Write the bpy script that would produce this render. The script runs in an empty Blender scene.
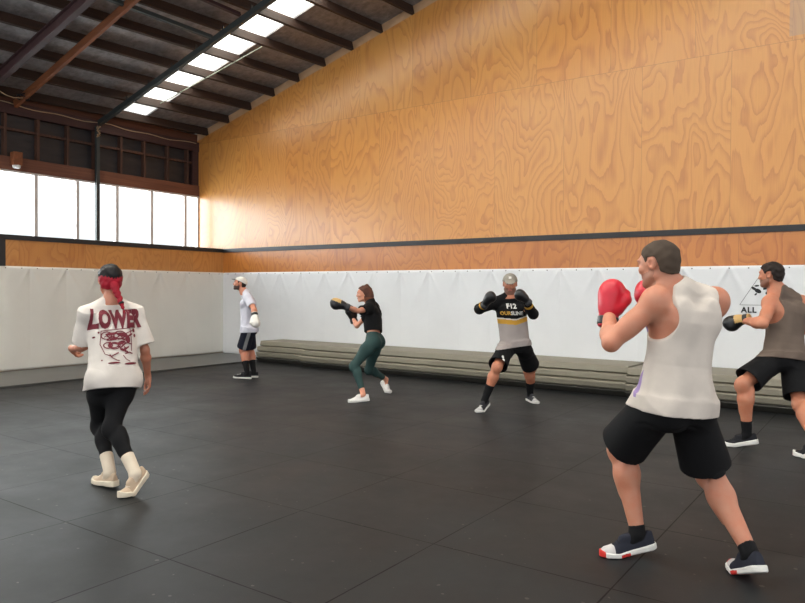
import bpy, bmesh, math, random
import numpy as np
from mathutils import Vector, Matrix
from mathutils.bvhtree import BVHTree

SC = bpy.context.scene
COL = SC.collection
random.seed(7)
rng = np.random.default_rng(7)
V = lambda *a: np.array(a, float)
def nrm(v):
    v = np.asarray(v, float)
    return v / max(1e-9, np.linalg.norm(v))

# ------------------------------------------------------------------ camera
cam_data = bpy.data.cameras.new('camera')
cam = bpy.data.objects.new('camera', cam_data)
COL.objects.link(cam)
cam_data.sensor_fit = 'HORIZONTAL'
cam_data.sensor_width = 36.0
cam_data.lens = 697.637 / 805.0 * 36.0
cam_data.clip_start = 0.05
cam_data.clip_end = 300
_R = [(0.81974471, 0.57269014, 0.00667982), (-0.01457743, 0.00920383, 0.99985138), (0.57254355, -0.81972025, 0.01589314)]
_M = Matrix.Identity(4)
for j in range(3):
    for i in range(3):
        _M[i][j] = _R[j][i]
_M.translation = Vector((12.32532, -10.58296, 1.45))
cam.matrix_world = _M
SC.camera = cam

# ------------------------------------------------------------------ daylight and exposure
SC.view_settings.view_transform = 'Standard'
SC.view_settings.look = 'None'
SC.view_settings.gamma = 1.0
SC.view_settings.use_curve_mapping = False
SC.view_settings.exposure = 0.02
world = bpy.data.worlds.new('overcast_sky')
SC.world = world
world.use_nodes = True
wn = world.node_tree.nodes
wl = world.node_tree.links
bg = wn['Background']
tc = wn.new('ShaderNodeTexCoord')
sp = wn.new('ShaderNodeSeparateXYZ')
rp = wn.new('ShaderNodeValToRGB')
wl.new(tc.outputs['Generated'], sp.inputs[0])
wl.new(sp.outputs['Z'], rp.inputs[0])
rp.color_ramp.elements[0].position = 0.0
rp.color_ramp.elements[0].color = (0.96, 0.98, 1.0, 1)
rp.color_ramp.elements[1].position = 0.9
rp.color_ramp.elements[1].color = (1.0, 1.0, 1.0, 1)
wl.new(rp.outputs[0], bg.inputs['Color'])
bg.inputs['Strength'].default_value = 1.32

def area(name, loc, direction, sx, sy, power, color=(1, 1, 1)):
    l = bpy.data.lights.new(name, 'AREA')
    l.shape = 'RECTANGLE'
    l.size = sx
    l.size_y = sy
    l.energy = power
    l.color = color
    o = bpy.data.objects.new(name, l)
    COL.objects.link(o)
    o.location = loc
    o.rotation_euler = Vector(direction).to_track_quat('-Z', 'Y').to_euler()
    return o
# daylight coming in through the window band
area('window_daylight', (-1.7, -4.6, 3.7), (1, 0, -0.15), 10.5, 3.0, 1150, (0.93, 0.97, 1.0))
# daylight coming through the three rows of translucent roof sheets, lying just above them along the slope; rows past the first are unseen, added for light
SL = 0.265                       # roof slope along x
def sky_row(y, width, power):
    o = area('roof_daylight_fill', (6.8, y, 5.30 + SL * 6.8 + 0.2), (0, 0, -1), 14.6, width, power, (1.0, 0.98, 0.95))
    xa = Vector((1, 0, SL)).normalized()
    za = Vector((-SL, 0, 1)).normalized()
    ya = za.cross(xa)
    m = Matrix((xa, ya, za)).transposed().to_4x4()
    m.translation = o.location
    o.matrix_world = m
sky_row(-1.90, 0.7, 230)
sky_row(-6.90, 1.0, 1000)  # unseen row, added to give more light from above
sky_row(-11.1, 1.0, 800)  # another unseen row, added to strengthen the top light

# ------------------------------------------------------------------ node helpers
MATS = {}
class NT:
    def __init__(self, name):
        m = bpy.data.materials.new(name)
        m.use_nodes = True
        self.m = m
        self.n = m.node_tree.nodes
        self.l = m.node_tree.links
        self.b = self.n['Principled BSDF']
    def new(self, t, **kw):
        n = self.n.new(t)
        for k, v in kw.items():
            setattr(n, k, v)
        return n
    def link(self, a, b):
        self.l.new(a, b)
    def math(self, op, a, b=None, c=None):
        n = self.new('ShaderNodeMath', operation=op)
        for i, x in enumerate((a, b, c)):
            if x is None:
                continue
            if isinstance(x, (int, float)):
                n.inputs[i].default_value = x
            else:
                self.link(x, n.inputs[i])
        return n.outputs[0]
    def mix(self, f, a, b, blend='MIX'):
        n = self.new('ShaderNodeMix', data_type='RGBA', blend_type=blend)
        for x, i in ((f, 0), (a, 6), (b, 7)):
            if isinstance(x, (int, float)):
                n.inputs[i].default_value = x
            elif isinstance(x, tuple):
                n.inputs[i].default_value = (*x[:3], 1)
            else:
                self.link(x, n.inputs[i])
        return n.outputs[2]
    def ramp(self, f, stops):
        n = self.new('ShaderNodeValToRGB')
        e = n.color_ramp.elements
        e[0].position, e[0].color = stops[0][0], (*stops[0][1], 1)
        e[1].position, e[1].color = stops[-1][0], (*stops[-1][1], 1)
        for p_, c in stops[1:-1]:
            x = e.new(p_)
            x.color = (*c, 1)
        self.link(f, n.inputs[0])
        return n.outputs[0]
    def noise(self, vec, scale, detail=2, rough=0.5, dist=0.0):
        n = self.new('ShaderNodeTexNoise')
        n.inputs['Scale'].default_value = scale
        n.inputs['Detail'].default_value = detail
        n.inputs['Roughness'].default_value = rough
        n.inputs['Distortion'].default_value = dist
        if vec is not None:
            self.link(vec, n.inputs['Vector'])
        return n.outputs[0]
    def comb(self, x, y, z):
        n = self.new('ShaderNodeCombineXYZ')
        for i, v in enumerate((x, y, z)):
            if isinstance(v, (int, float)):
                n.inputs[i].default_value = v
            else:
                self.link(v, n.inputs[i])
        return n.outputs[0]
    def pos(self):
        g = self.new('ShaderNodeNewGeometry')
        s = self.new('ShaderNodeSeparateXYZ')
        self.link(g.outputs['Position'], s.inputs[0])
        return g.outputs['Position'], s.outputs[0], s.outputs[1], s.outputs[2]
    def bump(self, h, strength=0.3, dist=0.01):
        n = self.new('ShaderNodeBump')
        n.inputs['Strength'].default_value = strength
        n.inputs['Distance'].default_value = dist
        self.link(h, n.inputs['Height'])
        self.link(n.outputs[0], self.b.inputs['Normal'])

def lin(c):
    return tuple((x / 12.92 if x <= 0.04045 else ((x + 0.055) / 1.055) ** 2.4) for x in (v / 255 for v in c))

def simple(name, rgb, rough=0.6, spec=0.4, metal=0.0, var=0.08, scale=6.0, bump=0.0, bscale=60.0, coat=0.0):
    """plain procedural material: base colour (sRGB 0-255) with soft noise variation"""
    if name in MATS:
        return MATS[name]
    t = NT(name)
    p, x, y, z = t.pos()
    tcn = t.new('ShaderNodeTexCoord')
    o = tcn.outputs['Object']
    c = lin(rgb)
    n = t.noise(o, scale, 3)
    lo = tuple(max(0, v * (1 - var)) for v in c)
    hi = tuple(min(1, v * (1 + var)) for v in c)
    t.link(t.ramp(n, [(0.3, lo), (0.7, hi)]), t.b.inputs['Base Color'])
    t.b.inputs['Roughness'].default_value = rough
    t.b.inputs['Specular IOR Level'].default_value = spec
    t.b.inputs['Metallic'].default_value = metal
    t.b.inputs['Coat Weight'].default_value = coat
    if bump > 0:
        t.bump(t.noise(o, bscale, 2), bump, 0.004)
    MATS[name] = t.m
    return t.m

def plywood(name, base=(217, 149, 72), dark=(186, 110, 46), pale=(228, 172, 100), grey_patch=False):
    """rotary-cut plywood sheets, 1.22 m wide, with contour grain that differs from sheet to sheet"""
    t = NT(name)
    p, x, y, z = t.pos()
    u = t.math('SUBTRACT', x, y)
    row = t.math('GREATER_THAN', z, 4.80)
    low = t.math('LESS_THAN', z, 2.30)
    sh = t.math('ADD', t.math('MULTIPLY', row, 0.74), t.math('MULTIPLY', low, 0.12))
    uu = t.math('DIVIDE', t.math('SUBTRACT', t.math('SUBTRACT', u, 1.94), sh), 1.22)
    cell = t.math('FLOOR', uu)
    fr = t.math('FRACT', uu)
    wn_ = t.new('ShaderNodeTexWhiteNoise', noise_dimensions='3D')
    t.link(t.comb(cell, t.math('ADD', row, t.math('MULTIPLY', low, 2.0)), 0.5), wn_.inputs['Vector'])
    rv = t.new('ShaderNodeSeparateColor')
    t.link(wn_.outputs['Color'], rv.inputs[0])
    ox = t.math('MULTIPLY', rv.outputs[0], 37.0)
    oz = t.math('MULTIPLY', rv.outputs[1], 53.0)
    g = t.comb(t.math('ADD', t.math('MULTIPLY', u, 1.0), ox), t.math('ADD', t.math('MULTIPLY', z, 0.36), oz), 0.0)
    n = t.noise(g, 1.15, 3.0, 0.45, 0.35)
    fine = t.noise(t.comb(t.math('MULTIPLY', u, 55.0), t.math('MULTIPLY', z, 2.2), 0.0), 1.0, 3, 0.6)
    k = t.math('ADD', 14.0, t.math('MULTIPLY', rv.outputs[2], 20.0))
    ph = t.math('ADD', t.math('MULTIPLY', n, k), t.math('MULTIPLY', fine, 0.35))
    saw = t.math('FRACT', ph)
    c1 = t.ramp(saw, [(0.0, lin(base)), (0.45, lin(base)), (0.80, lin(tuple((a * .45 + b * .55) for a, b in zip(base, dark)))), (0.95, lin(dark)), (1.0, lin(base))])
    big = t.noise(t.comb(t.math('MULTIPLY', u, 1.3), t.math('MULTIPLY', z, 0.8), 3.0), 1.0, 2)
    c2 = t.mix(t.math('MULTIPLY', big, 0.55), c1, lin(pale))
    tint = t.ramp(rv.outputs[1], [(0.0, (0.86, 0.78, 0.68)), (0.4, (1.0, 1.0, 1.0)), (1.0, (1.05, 1.03, 0.99))])
    c3 = t.mix(0.75, c2, tint, 'MULTIPLY')
    warm = t.ramp(rv.outputs[0], [(0.0, (1.0, 1.0, 1.0)), (1.0, (1.0, 0.91, 0.78))])
    c3 = t.mix(0.7, c3, warm, 'MULTIPLY')
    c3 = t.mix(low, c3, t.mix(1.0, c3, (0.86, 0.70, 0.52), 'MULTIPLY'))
    c4 = t.mix(t.math('MULTIPLY', fine, 0.26), c3, lin((150, 92, 45)))
    ed = t.math('MINIMUM', fr, t.math('SUBTRACT', 1.0, fr))
    seam = t.math('LESS_THAN', ed, 0.0028)
    rs = t.math('LESS_THAN', t.math('ABSOLUTE', t.math('SUBTRACT', z, 4.80)), 0.004)
    sm = t.math('MAXIMUM', seam, rs)
    c5 = t.mix(t.math('MULTIPLY', sm, 0.35), c4, lin((110, 62, 28)))
    if grey_patch:
        # an unvarnished grey sheet high on the wall at the right
        gp = t.math('MULTIPLY', t.math('GREATER_THAN', u, 11.18), t.math('GREATER_THAN', z, 4.86))
        c5 = t.mix(t.math('MULTIPLY', gp, 0.55), c5, lin((170, 140, 115)))
    t.link(c5, t.b.inputs['Base Color'])
    t.b.inputs['Roughness'].default_value = 0.30
    t.b.inputs['Specular IOR Level'].default_value = 0.45
    t.b.inputs['Coat Weight'].default_value = 0.7
    t.b.inputs['Coat Roughness'].default_value = 0.30
    t.bump(t.math('SUBTRACT', 1.0, sm), 0.25, 0.004)
    return t.m

def rubber_floor():
    t = NT('rubber_tiles')
    p, x, y, z = t.pos()
    fx = t.math('FRACT', t.math('DIVIDE', t.math('SUBTRACT', x, 0.98), 1.025))
    fy = t.math('FRACT', t.math('DIVIDE', t.math('SUBTRACT', y, 0.98), 1.025))
    def edge(f):
        return t.math('MINIMUM', f, t.math('SUBTRACT', 1.0, f))
    e = t.math('MINIMUM', edge(fx), edge(fy))
    wob = t.math('MULTIPLY', t.noise(p, 2.0, 2), 0.007)
    seam = t.math('LESS_THAN', e, t.math('ADD', 0.0002, wob))
    cl = t.comb(t.math('FLOOR', t.math('DIVIDE', t.math('SUBTRACT', x, 0.98), 1.025)), t.math('FLOOR', t.math('DIVIDE', t.math('SUBTRACT', y, 0.98), 1.025)), 0.0)
    wn_ = t.new('ShaderNodeTexWhiteNoise', noise_dimensions='3D')
    t.link(cl, wn_.inputs['Vector'])
    dust = t.noise(p, 1.1, 5, 0.65)
    grit = t.noise(p, 140.0, 2)
    c = t.ramp(dust, [(0.3, lin((30, 31, 33))), (0.7, lin((42, 44, 45)))])
    c = t.mix(0.5, c, t.ramp(wn_.outputs['Value'], [(0.0, (0.78, 0.78, 0.78)), (1.0, (1.15, 1.15, 1.15))]), 'MULTIPLY')
    c = t.mix(t.math('MULTIPLY', grit, 0.25), c, lin((30, 30, 29)))
    spk = t.math('GREATER_THAN', t.noise(p, 26.0, 0), 0.83)
    c = t.mix(t.math('MULTIPLY', spk, 0.3), c, lin((120, 118, 110)))
    c = t.mix(t.math('MULTIPLY', seam, 0.85), c, lin((18, 18, 17)))
    t.link(c, t.b.inputs['Base Color'])
    r = t.ramp(dust, [(0.3, (0.42,) * 3), (0.75, (0.6,) * 3)])
    t.link(r, t.b.inputs['Roughness'])
    t.link(t.math('MULTIPLY', t.math('SUBTRACT', 1.0, t.math('MULTIPLY', seam, 0.7)), 0.17), t.b.inputs['Specular IOR Level'])
    t.bump(t.math('SUBTRACT', t.math('MULTIPLY', grit, 0.2), seam), 0.35, 0.004)
    return t.m

def timber(name, a, b, axis='y'):
    t = NT(name)
    p, x, y, z = t.pos()
    m = {'y': (60, 2.0, 60), 'x': (2.0, 60, 60), 'z': (60, 60, 2.0)}[axis]
    v = t.comb(t.math('MULTIPLY', x, m[0] * .4), t.math('MULTIPLY', y, m[1] * .4), t.math('MULTIPLY', z, m[2] * .4))
    n = t.noise(v, 1.0, 4, 0.6)
    big = t.noise(p, 0.9, 2)
    c = t.ramp(n, [(0.3, lin(a)), (0.7, lin(b))])
    c = t.mix(t.math('MULTIPLY', big, 0.5), c, lin(tuple(v * .6 for v in a)))
    t.link(c, t.b.inputs['Base Color'])
    t.b.inputs['Roughness'].default_value = 0.7
    return t.m

def foil():
    t = NT('roof_lining_foil')
    p, x, y, z = t.pos()
    n = t.noise(p, 9.0, 4, 0.6, 0.4)
    st = t.noise(t.comb(t.math('MULTIPLY', x, 3.0), t.math('MULTIPLY', y, 30.0), 0.0), 1.0, 3)
    c = t.ramp(n, [(0.3, lin((112, 110, 112))), (0.7, lin((160, 158, 160)))])
    c = t.mix(t.math('MULTIPLY', st, 0.35), c, lin((120, 110, 102)))
    t.link(c, t.b.inputs['Base Color'])
    t.b.inputs['Roughness'].default_value = 0.42
    t.b.inputs['Metallic'].default_value = 0.25
    t.bump(n, 0.5, 0.02)
    return t.m

def building_paper():
    t = NT('dark_building_paper')
    p, x, y, z = t.pos()
    n = t.noise(t.comb(t.math('MULTIPLY', y, 2.0), t.math('MULTIPLY', z, 9.0), 0.0), 1.0, 3)
    t.link(t.ramp(n, [(0.3, lin((28, 27, 30))), (0.7, lin((48, 43, 44)))]), t.b.inputs['Base Color'])
    t.b.inputs['Roughness'].default_value = 0.5
    t.bump(n, 0.5, 0.02)
    return t.m

def glass_mat():
    t = NT('window_glass')
    out = t.n['Material Output']
    tr = t.new('ShaderNodeBsdfTransparent')
    tr.inputs[0].default_value = (0.95, 0.97, 0.97, 1)
    gl = t.new('ShaderNodeBsdfGlossy')
    gl.inputs['Roughness'].default_value = 0.03
    fr = t.new('ShaderNodeFresnel')
    fr.inputs[0].default_value = 1.45
    mx = t.new('ShaderNodeMixShader')
    t.link(t.math('MULTIPLY', fr.outputs[0], 0.6), mx.inputs[0])
    t.link(tr.outputs[0], mx.inputs[1])
    t.link(gl.outputs[0], mx.inputs[2])
    t.link(mx.outputs[0], out.inputs['Surface'])
    return t.m

def fibreglass():
    """translucent ribbed roof sheet that lets the sky through"""
    t = NT('translucent_roof_sheet')
    out = t.n['Material Output']
    tr = t.new('ShaderNodeBsdfTransparent')
    tr.inputs[0].default_value = (0.93, 0.93, 0.9, 1)
    tl = t.new('ShaderNodeBsdfTranslucent')
    tl.inputs[0].default_value = (0.9, 0.9, 0.86, 1)
    mx = t.new('ShaderNodeMixShader')
    mx.inputs[0].default_value = 0.35
    t.link(tr.outputs[0], mx.inputs[1])
    t.link(tl.outputs[0], mx.inputs[2])
    t.link(mx.outputs[0], out.inputs['Surface'])
    return t.m

# ------------------------------------------------------------------ object helpers
def tag(o, label=None, cat=None, group=None, kind=None):
    if label: o['label'] = label
    if cat: o['category'] = cat
    if group: o['group'] = group
    if kind: o['kind'] = kind
    return o

def empty(name, loc=(0, 0, 0)):
    o = bpy.data.objects.new(name, None)
    o.empty_display_size = 0.1
    COL.objects.link(o)
    o.location = loc
    return o

def parent_to(o, parent):
    """parent without moving: thing roots carry only a translation"""
    o.parent = parent
    off = Vector((0, 0, 0))
    q = parent
    while q is not None:
        off += q.location
        q = q.parent
    o.location = Vector(o.location) - off

def mesh_obj(name, verts, faces, mats, parent=None, smooth=True, mi=None):
    me = bpy.data.meshes.new(name)
    verts = np.asarray(verts, np.float32)
    faces = np.asarray(faces, np.int32)
    n, k = faces.shape
    me.vertices.add(len(verts))
    me.vertices.foreach_set('co', verts.ravel())
    me.loops.add(n * k)
    me.loops.foreach_set('vertex_index', faces.ravel())
    me.polygons.add(n)
    me.polygons.foreach_set('loop_start', np.arange(0, n * k, k, dtype=np.int32))
    me.polygons.foreach_set('loop_total', np.full(n, k, np.int32))
    if not isinstance(mats, (list, tuple)):
        mats = [mats]
    for m in mats:
        me.materials.append(m)
    if mi is not None:
        me.polygons.foreach_set('material_index', np.asarray(mi, np.int32))
    me.polygons.foreach_set('use_smooth', np.full(n, bool(smooth)))
    me.update(calc_edges=True)
    me.validate()
    o = bpy.data.objects.new(name, me)
    COL.objects.link(o)
    if parent is not None:
        parent_to(o, parent)
    return o

class MB:
    """collects simple shapes in world space and links them as one mesh"""
    def __init__(self):
        self.bm = bmesh.new()
    def box(self, lo, hi, bevel=0.0, mat=None, rot=None):
        lo, hi = np.array(lo, float), np.array(hi, float)
        c = (lo + hi) / 2
        r = bmesh.ops.create_cube(self.bm, size=1.0)
        vs = r['verts']
        bmesh.ops.scale(self.bm, vec=Vector(hi - lo), verts=vs)
        if bevel > 0:
            es = list({e for v in vs for e in v.link_edges})
            rb = bmesh.ops.bevel(self.bm, geom=es, offset=bevel, segments=2, affect='EDGES', profile=0.6)
            vs = [v for v in rb['verts'] if v.is_valid] + [v for v in vs if v.is_valid]
            vs = list(set(vs))
        if rot is not None:
            bmesh.ops.rotate(self.bm, cent=(0, 0, 0), matrix=rot, verts=vs)
        bmesh.ops.translate(self.bm, vec=Vector(c), verts=vs)
        return vs
    def beam(self, a, b, w, h, up=(0, 0, 1)):
        """rectangular bar from a to b, width w across, height h along up"""
        a, b = V(*a), V(*b)
        d = nrm(b - a)
        s = nrm(np.cross(d, up))
        u = np.cross(s, d)
        vs = []
        for q in (a, b):
            for i, j in ((-1, -1), (1, -1), (1, 1), (-1, 1)):
                vs.append(self.bm.verts.new(q + s * w / 2 * i + u * h / 2 * j))
        for f in ((0, 3, 2, 1), (4, 5, 6, 7), (0, 1, 5, 4), (1, 2, 6, 5), (2, 3, 7, 6), (3, 0, 4, 7)):
            self.bm.faces.new([vs[i] for i in f])
        return vs
    def tube(self, pts, r, n=8):
        pts = [V(*q) for q in pts]
        rings = []
        for i, q in enumerate(pts):
            d = nrm(pts[min(i + 1, len(pts) - 1)] - pts[max(i - 1, 0)])
            a = V(0, 0, 1) if abs(d[2]) < 0.9 else V(1, 0, 0)
            s = nrm(np.cross(d, a))
            u = np.cross(s, d)
            rr = r[i] if isinstance(r, (list, tuple)) else r
            rings.append([self.bm.verts.new(q + rr * (math.cos(2 * math.pi * k / n) * s + math.sin(2 * math.pi * k / n) * u)) for k in range(n)])
        for a, b in zip(rings, rings[1:]):
            for k in range(n):
                self.bm.faces.new((a[k], a[(k + 1) % n], b[(k + 1) % n], b[k]))
        self.bm.faces.new(rings[0][::-1])
        self.bm.faces.new(rings[-1])
    def poly(self, pts, thick):
        """prism from a planar outline, extruded by the vector thick"""
        a = [self.bm.verts.new(V(*q)) for q in pts]
        b = [self.bm.verts.new(V(*q) + V(*thick)) for q in pts]
        self.bm.faces.new(a[::-1])
        self.bm.faces.new(b)
        n = len(a)
        for i in range(n):
            self.bm.faces.new((a[i], a[(i + 1) % n], b[(i + 1) % n], b[i]))
    def build(self, name, mat, parent=None, smooth=False, kind=None):
        bmesh.ops.recalc_face_normals(self.bm, faces=self.bm.faces[:])
        me = bpy.data.meshes.new(name)
        self.bm.to_mesh(me)
        self.bm.free()
        me.materials.append(mat)
        if smooth:
            for q in me.polygons:
                q.use_smooth = True
        o = bpy.data.objects.new(name, me)
        COL.objects.link(o)
        if parent is not None:
            parent_to(o, parent)
        if kind:
            o['kind'] = kind
        return o

# ================================================================== THE ROOM
X1, Y1 = 18.0, -13.4            # how far the hall is built towards and past the camera
def roof(x, z0=5.30):
    return z0 + SL * x

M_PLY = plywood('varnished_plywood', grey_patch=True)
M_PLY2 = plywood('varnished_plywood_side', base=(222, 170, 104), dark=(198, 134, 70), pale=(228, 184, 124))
M_BLACK = simple('black_painted_trim', (34, 35, 38), 0.42, 0.5, var=0.15)
M_FLOOR = rubber_floor()
M_PURLIN = timber('purlin_timber', (44, 29, 21), (72, 46, 31), 'y')
M_RAFTER = timber('rafter_timber', (122, 70, 40), (156, 92, 52), 'x')
M_STUD = timber('stud_timber', (66, 42, 34), (104, 68, 50), 'z')
M_HEAD = timber('header_timber', (98, 56, 42), (142, 90, 64), 'y')
M_PLATE = timber('plate_timber', (58, 34, 32), (82, 48, 44), 'y')
M_STEEL = simple('green_grey_steel', (62, 68, 68), 0.5, 0.5, 0.3)
M_PSTEEL = simple('purple_brown_steel', (58, 36, 38), 0.55, 0.4)
M_FOIL = foil()
M_PAPER = building_paper()
M_GLASS = glass_mat()
M_FIBRE = fibreglass()
M_FRAME = simple('bloom_pale_frame', (214, 206, 200), 0.5)  # whitish tone has the bloom of the bright panes put into it
M_CABLE = simple('pale_cable', (176, 150, 118), 0.6)
M_DARK = simple('black_plastic', (22, 22, 24), 0.45)

# floor
b = MB(); b.box((-1.2, Y1, -0.12), (X1 + 2, 0.2, 0.0))
b.build('floor', M_FLOOR, kind='structure')
# the strip of smooth rubber along the left wall
M_STRIP = simple('smooth_rubber_strip', (72, 72, 70), 0.33, 0.5, var=0.12, scale=2.0)
b = MB(); b.box((0.0, -10.5, 0.0), (1.87, -0.05, 0.028), 0.006)
tag(b.build('rubber_runner', M_STRIP), 'long smooth dark grey rubber strip laid along the foot of the left padded wall', 'floor mat')

# right wall: plywood from the floor to the roof, black rail
b = MB()
top = [(-1.05, 0, roof(-1.05, 5.12)), (X1, 0, roof(X1, 5.12))]
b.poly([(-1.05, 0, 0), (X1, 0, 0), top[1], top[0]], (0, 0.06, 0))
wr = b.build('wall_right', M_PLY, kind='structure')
b = MB(); b.box((0.0, -0.022, 2.272), (X1, 0.0, 2.358), 0.003)
b.build('trim_1', M_BLACK, kind='structure')
# strip of roof lining packed in above the plywood edge
b = MB()
b.poly([(-1.05, 0.03, roof(-1.05, 5.05)), (X1, 0.03, roof(X1, 5.05)), (X1, 0.03, roof(X1)), (-1.05, 0.03, roof(-1.05))], (0, 0.08, 0))
b.build('trim_2', simple('gap_board', (206, 166, 128), 0.7), kind='structure')

# left wall: low plywood wall with a deep ledge, window band, framed top
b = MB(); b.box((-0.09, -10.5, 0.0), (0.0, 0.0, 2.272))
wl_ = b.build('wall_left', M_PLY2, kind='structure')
b = MB()
b.box((-0.98, -10.5, 2.272), (0.022, 0.0, 2.358), 0.003)
b.build('trim_3', M_BLACK, kind='structure')
b = MB(); b.box((0.0, -4.93, 1.82), (0.02, -4.73, 2.272), 0.002)
b.build('trim_4', M_BLACK, kind='structure')
b = MB(); b.box((-1.06, -10.5, 3.60), (-0.97, 0.0, roof(-1.0)))
wt = b.build('wall_left_top', M_PAPER, kind='structure')
b = MB(); b.box((-0.98, -10.5, 3.60), (-0.83, 0.0, 3.84), 0.006)
b.build('header', M_HEAD, wt)
b = MB(); b.box((-0.98, -10.5, 4.62), (-0.84, 0.0, 4.84), 0.006)
b.build('top_plate', M_PLATE, wt)
b = MB(); b.box((-0.98, -10.5, 4.84), (-0.90, 0.0, 5.02), 0.006)
b.build('packing_board', timber('board_timber', (84, 48, 34), (122, 72, 48), 'y'), wt)
ys = [-0.08, -0.30, -0.83, -1.42, -1.98, -2.56, -3.13, -3.71, -4.31, -4.9, -5.49, -6.08, -6.67, -7.26, -7.85, -8.44]
for i, y in enumerate(ys):
    b = MB(); w_ = 0.024 if i else 0.09
    b.box((-0.975, y - w_, 3.84), (-0.86, y + w_, 4.62), 0.004)
    b.build('stud', M_STUD if i else M_PLATE, wt)
b = MB()
for y0, y1 in zip(ys, ys[1:]):
    b.box((-0.97, y1 + 0.024, 4.33), (-0.88, y0 - 0.024, 4.375), 0.003)
b.build('noggin', M_STUD, wt)

# windows: separate frames, each with its pane
mull = [0.0, -0.37, -1.25, -2.08, -2.94, -3.76, -4.6, -5.44, -6.28, -7.12, -7.96]
for i, (ya, yb) in enumerate(zip(mull, mull[1:])):
    b = MB()
    xa, xb, t = -0.95, -0.85, 0.030  # bars widened to take in the pane bloom
    b.box((xa, ya - t, 2.36), (xb, ya, 3.60), 0.003)
    b.box((xa, yb, 2.36), (xb, yb + t, 3.60), 0.003)
    b.box((xa, yb + t, 2.36), (xb, ya - t, 2.36 + 0.03), 0.003)
    b.box((xa, yb + t, 3.60 - 0.035), (xb, ya - t, 3.60), 0.003)
    w = b.build('window_%d' % (i + 1), M_FRAME, kind='structure')
    b = MB(); b.box((-0.905, yb + t, 2.39), (-0.899, ya - t, 3.565))
    b.build('pane', M_GLASS, w)

# roof: foil lining with translucent sheets (rows past the first unseen, added for light), timber purlins, rafters
ceil_root = tag(empty('ceiling', (0, 0, 0)), kind='structure')
b = MB()
XA = -1.10
for ya, yb in ((0.12, -1.50), (-2.20, -6.4), (-7.4, -10.6), (-11.6, Y1)):
    b.poly([(XA, ya, roof(XA)), (X1, ya, roof(X1)), (X1, yb, roof(X1)), (XA, yb, roof(XA))], (0, 0, 0.03))
b.poly([(XA, -1.50, roof(XA)), (-0.72, -1.50, roof(-0.72)), (-0.72, -2.20, roof(-0.72)), (XA, -2.20, roof(XA))], (0, 0, 0.03))
b.build('roof_lining', M_FOIL, ceil_root)
for ya, yb, xs in ((-1.50, -2.20, -0.72), (-6.4, -7.4, -1.1), (-10.6, -11.6, -1.1)):  # only the first row is in view, the others are added light openings
    b = MB()
    n = 24
    # ribbed sheet
    for k in range(n):
        y0 = ya + (yb - ya) * k / n
        y1 = ya + (yb - ya) * (k + 1) / n
        z0 = 0.03 + 0.012 * (k % 2)
        b.poly([(xs, y0, roof(xs) + z0), (X1, y0, roof(X1) + z0), (X1, y1, roof(X1) + 0.042 - 0.012 * (k % 2)), (xs, y1, roof(xs) + 0.042 - 0.012 * (k % 2))], (0, 0, 0.004))
    b.build('skylight_or_added_sheet', M_FIBRE, ceil_root)
cs = math.cos(math.atan(SL))
nslope = nrm((-SL, 0, 1))
for k in range(-1, 26):
    x = 0.11 + 0.71 * k
    if x > X1: break
    c0 = V(x, 0, roof(x)) - nslope * 0.085
    b = MB(); b.beam(c0 + V(0, 0.02, 0), c0 + V(0.055 * Y1, Y1, 0.055 * Y1 * SL), 0.052, 0.17, nslope)
    b.build('purlin', M_PURLIN, ceil_root)
def slope_beam(name, y, z0, w, h, mat, xa=-0.75, xb=None, dy=0.0):
    xb = xb or X1
    b = MB()
    b.beam((xa, y, roof(xa, z0) + h / 2), (xb, y + dy, roof(xb, z0) + h / 2), w, h, nslope)
    return b.build(name, mat, ceil_root)
slope_beam('steel_rafter', -2.52, 4.94, 0.075, 0.10, M_STEEL, -0.79, dy=-0.30)
slope_beam('timber_rafter', -4.17, 4.94, 0.06, 0.125, M_RAFTER, -0.79, dy=-0.5)
slope_beam('timber_rafter', -7.9, 4.95, 0.07, 0.15, M_RAFTER, -0.79)
# wide steel beam: a web with two flanges
b = MB()
for dz, w, h in ((0.0, 0.10, 0.016), (0.09, 0.016, 0.16), (0.175, 0.10, 0.016)):
    b.beam((-0.79, -4.86, roof(-0.79, 4.86) + dz), (X1, -4.88, roof(X1, 4.86) + dz), w, h, nslope)
b.build('steel_beam', M_PSTEEL, ceil_root)
for k in range(0, 20):
    x = 0.11 + 0.71 * k + 0.03
    b = MB(); b.beam((x, -2.52 - 0.02 * x, roof(x, 5.03)), (x, -2.52 - 0.02 * x, roof(x, 5.14)), 0.022, 0.022, (1, 0, 0))
    b.build('hanger', M_DARK, ceil_root)
b = MB(); b.beam((2.72, -2.6, roof(2.72, 5.05)), (2.72, -9.5, roof(2.72, 5.05)), 0.05, 0.07, nslope)
b.build('steel_brace', M_STEEL, ceil_root)
b = MB(); b.beam((3.42, -2.6, roof(3.42, 5.1)), (3.42, -9.5, roof(3.42, 5.1)), 0.05, 0.06, nslope)
b.build('steel_brace', M_PSTEEL, ceil_root)

# steel post on the ledge
post = tag(empty('steel_post', (-0.77, -2.60, 2.358)), 'dark square steel post rising from the window ledge to the sloping rafter', 'post')
b = MB(); b.box((-0.80, -2.615, 2.372), (-0.73, -2.545, 4.70), 0.004); b.build('shaft', M_STEEL, post)
b = MB(); b.box((-0.82, -2.66, 2.359), (-0.69, -2.50, 2.373), 0.002); b.build('base_plate', M_STEEL, post)
b = MB()
for a in range(3):
    b.tube([(-0.72 + 0.01 * math.sin(a * 2 + q), -2.58 + 0.05 * math.cos(q * 1.7 + a), 4.70 - 0.045 * q) for q in range(6)], 0.007, 6)
b.build('cable_tie', M_CABLE, post, True)

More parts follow.
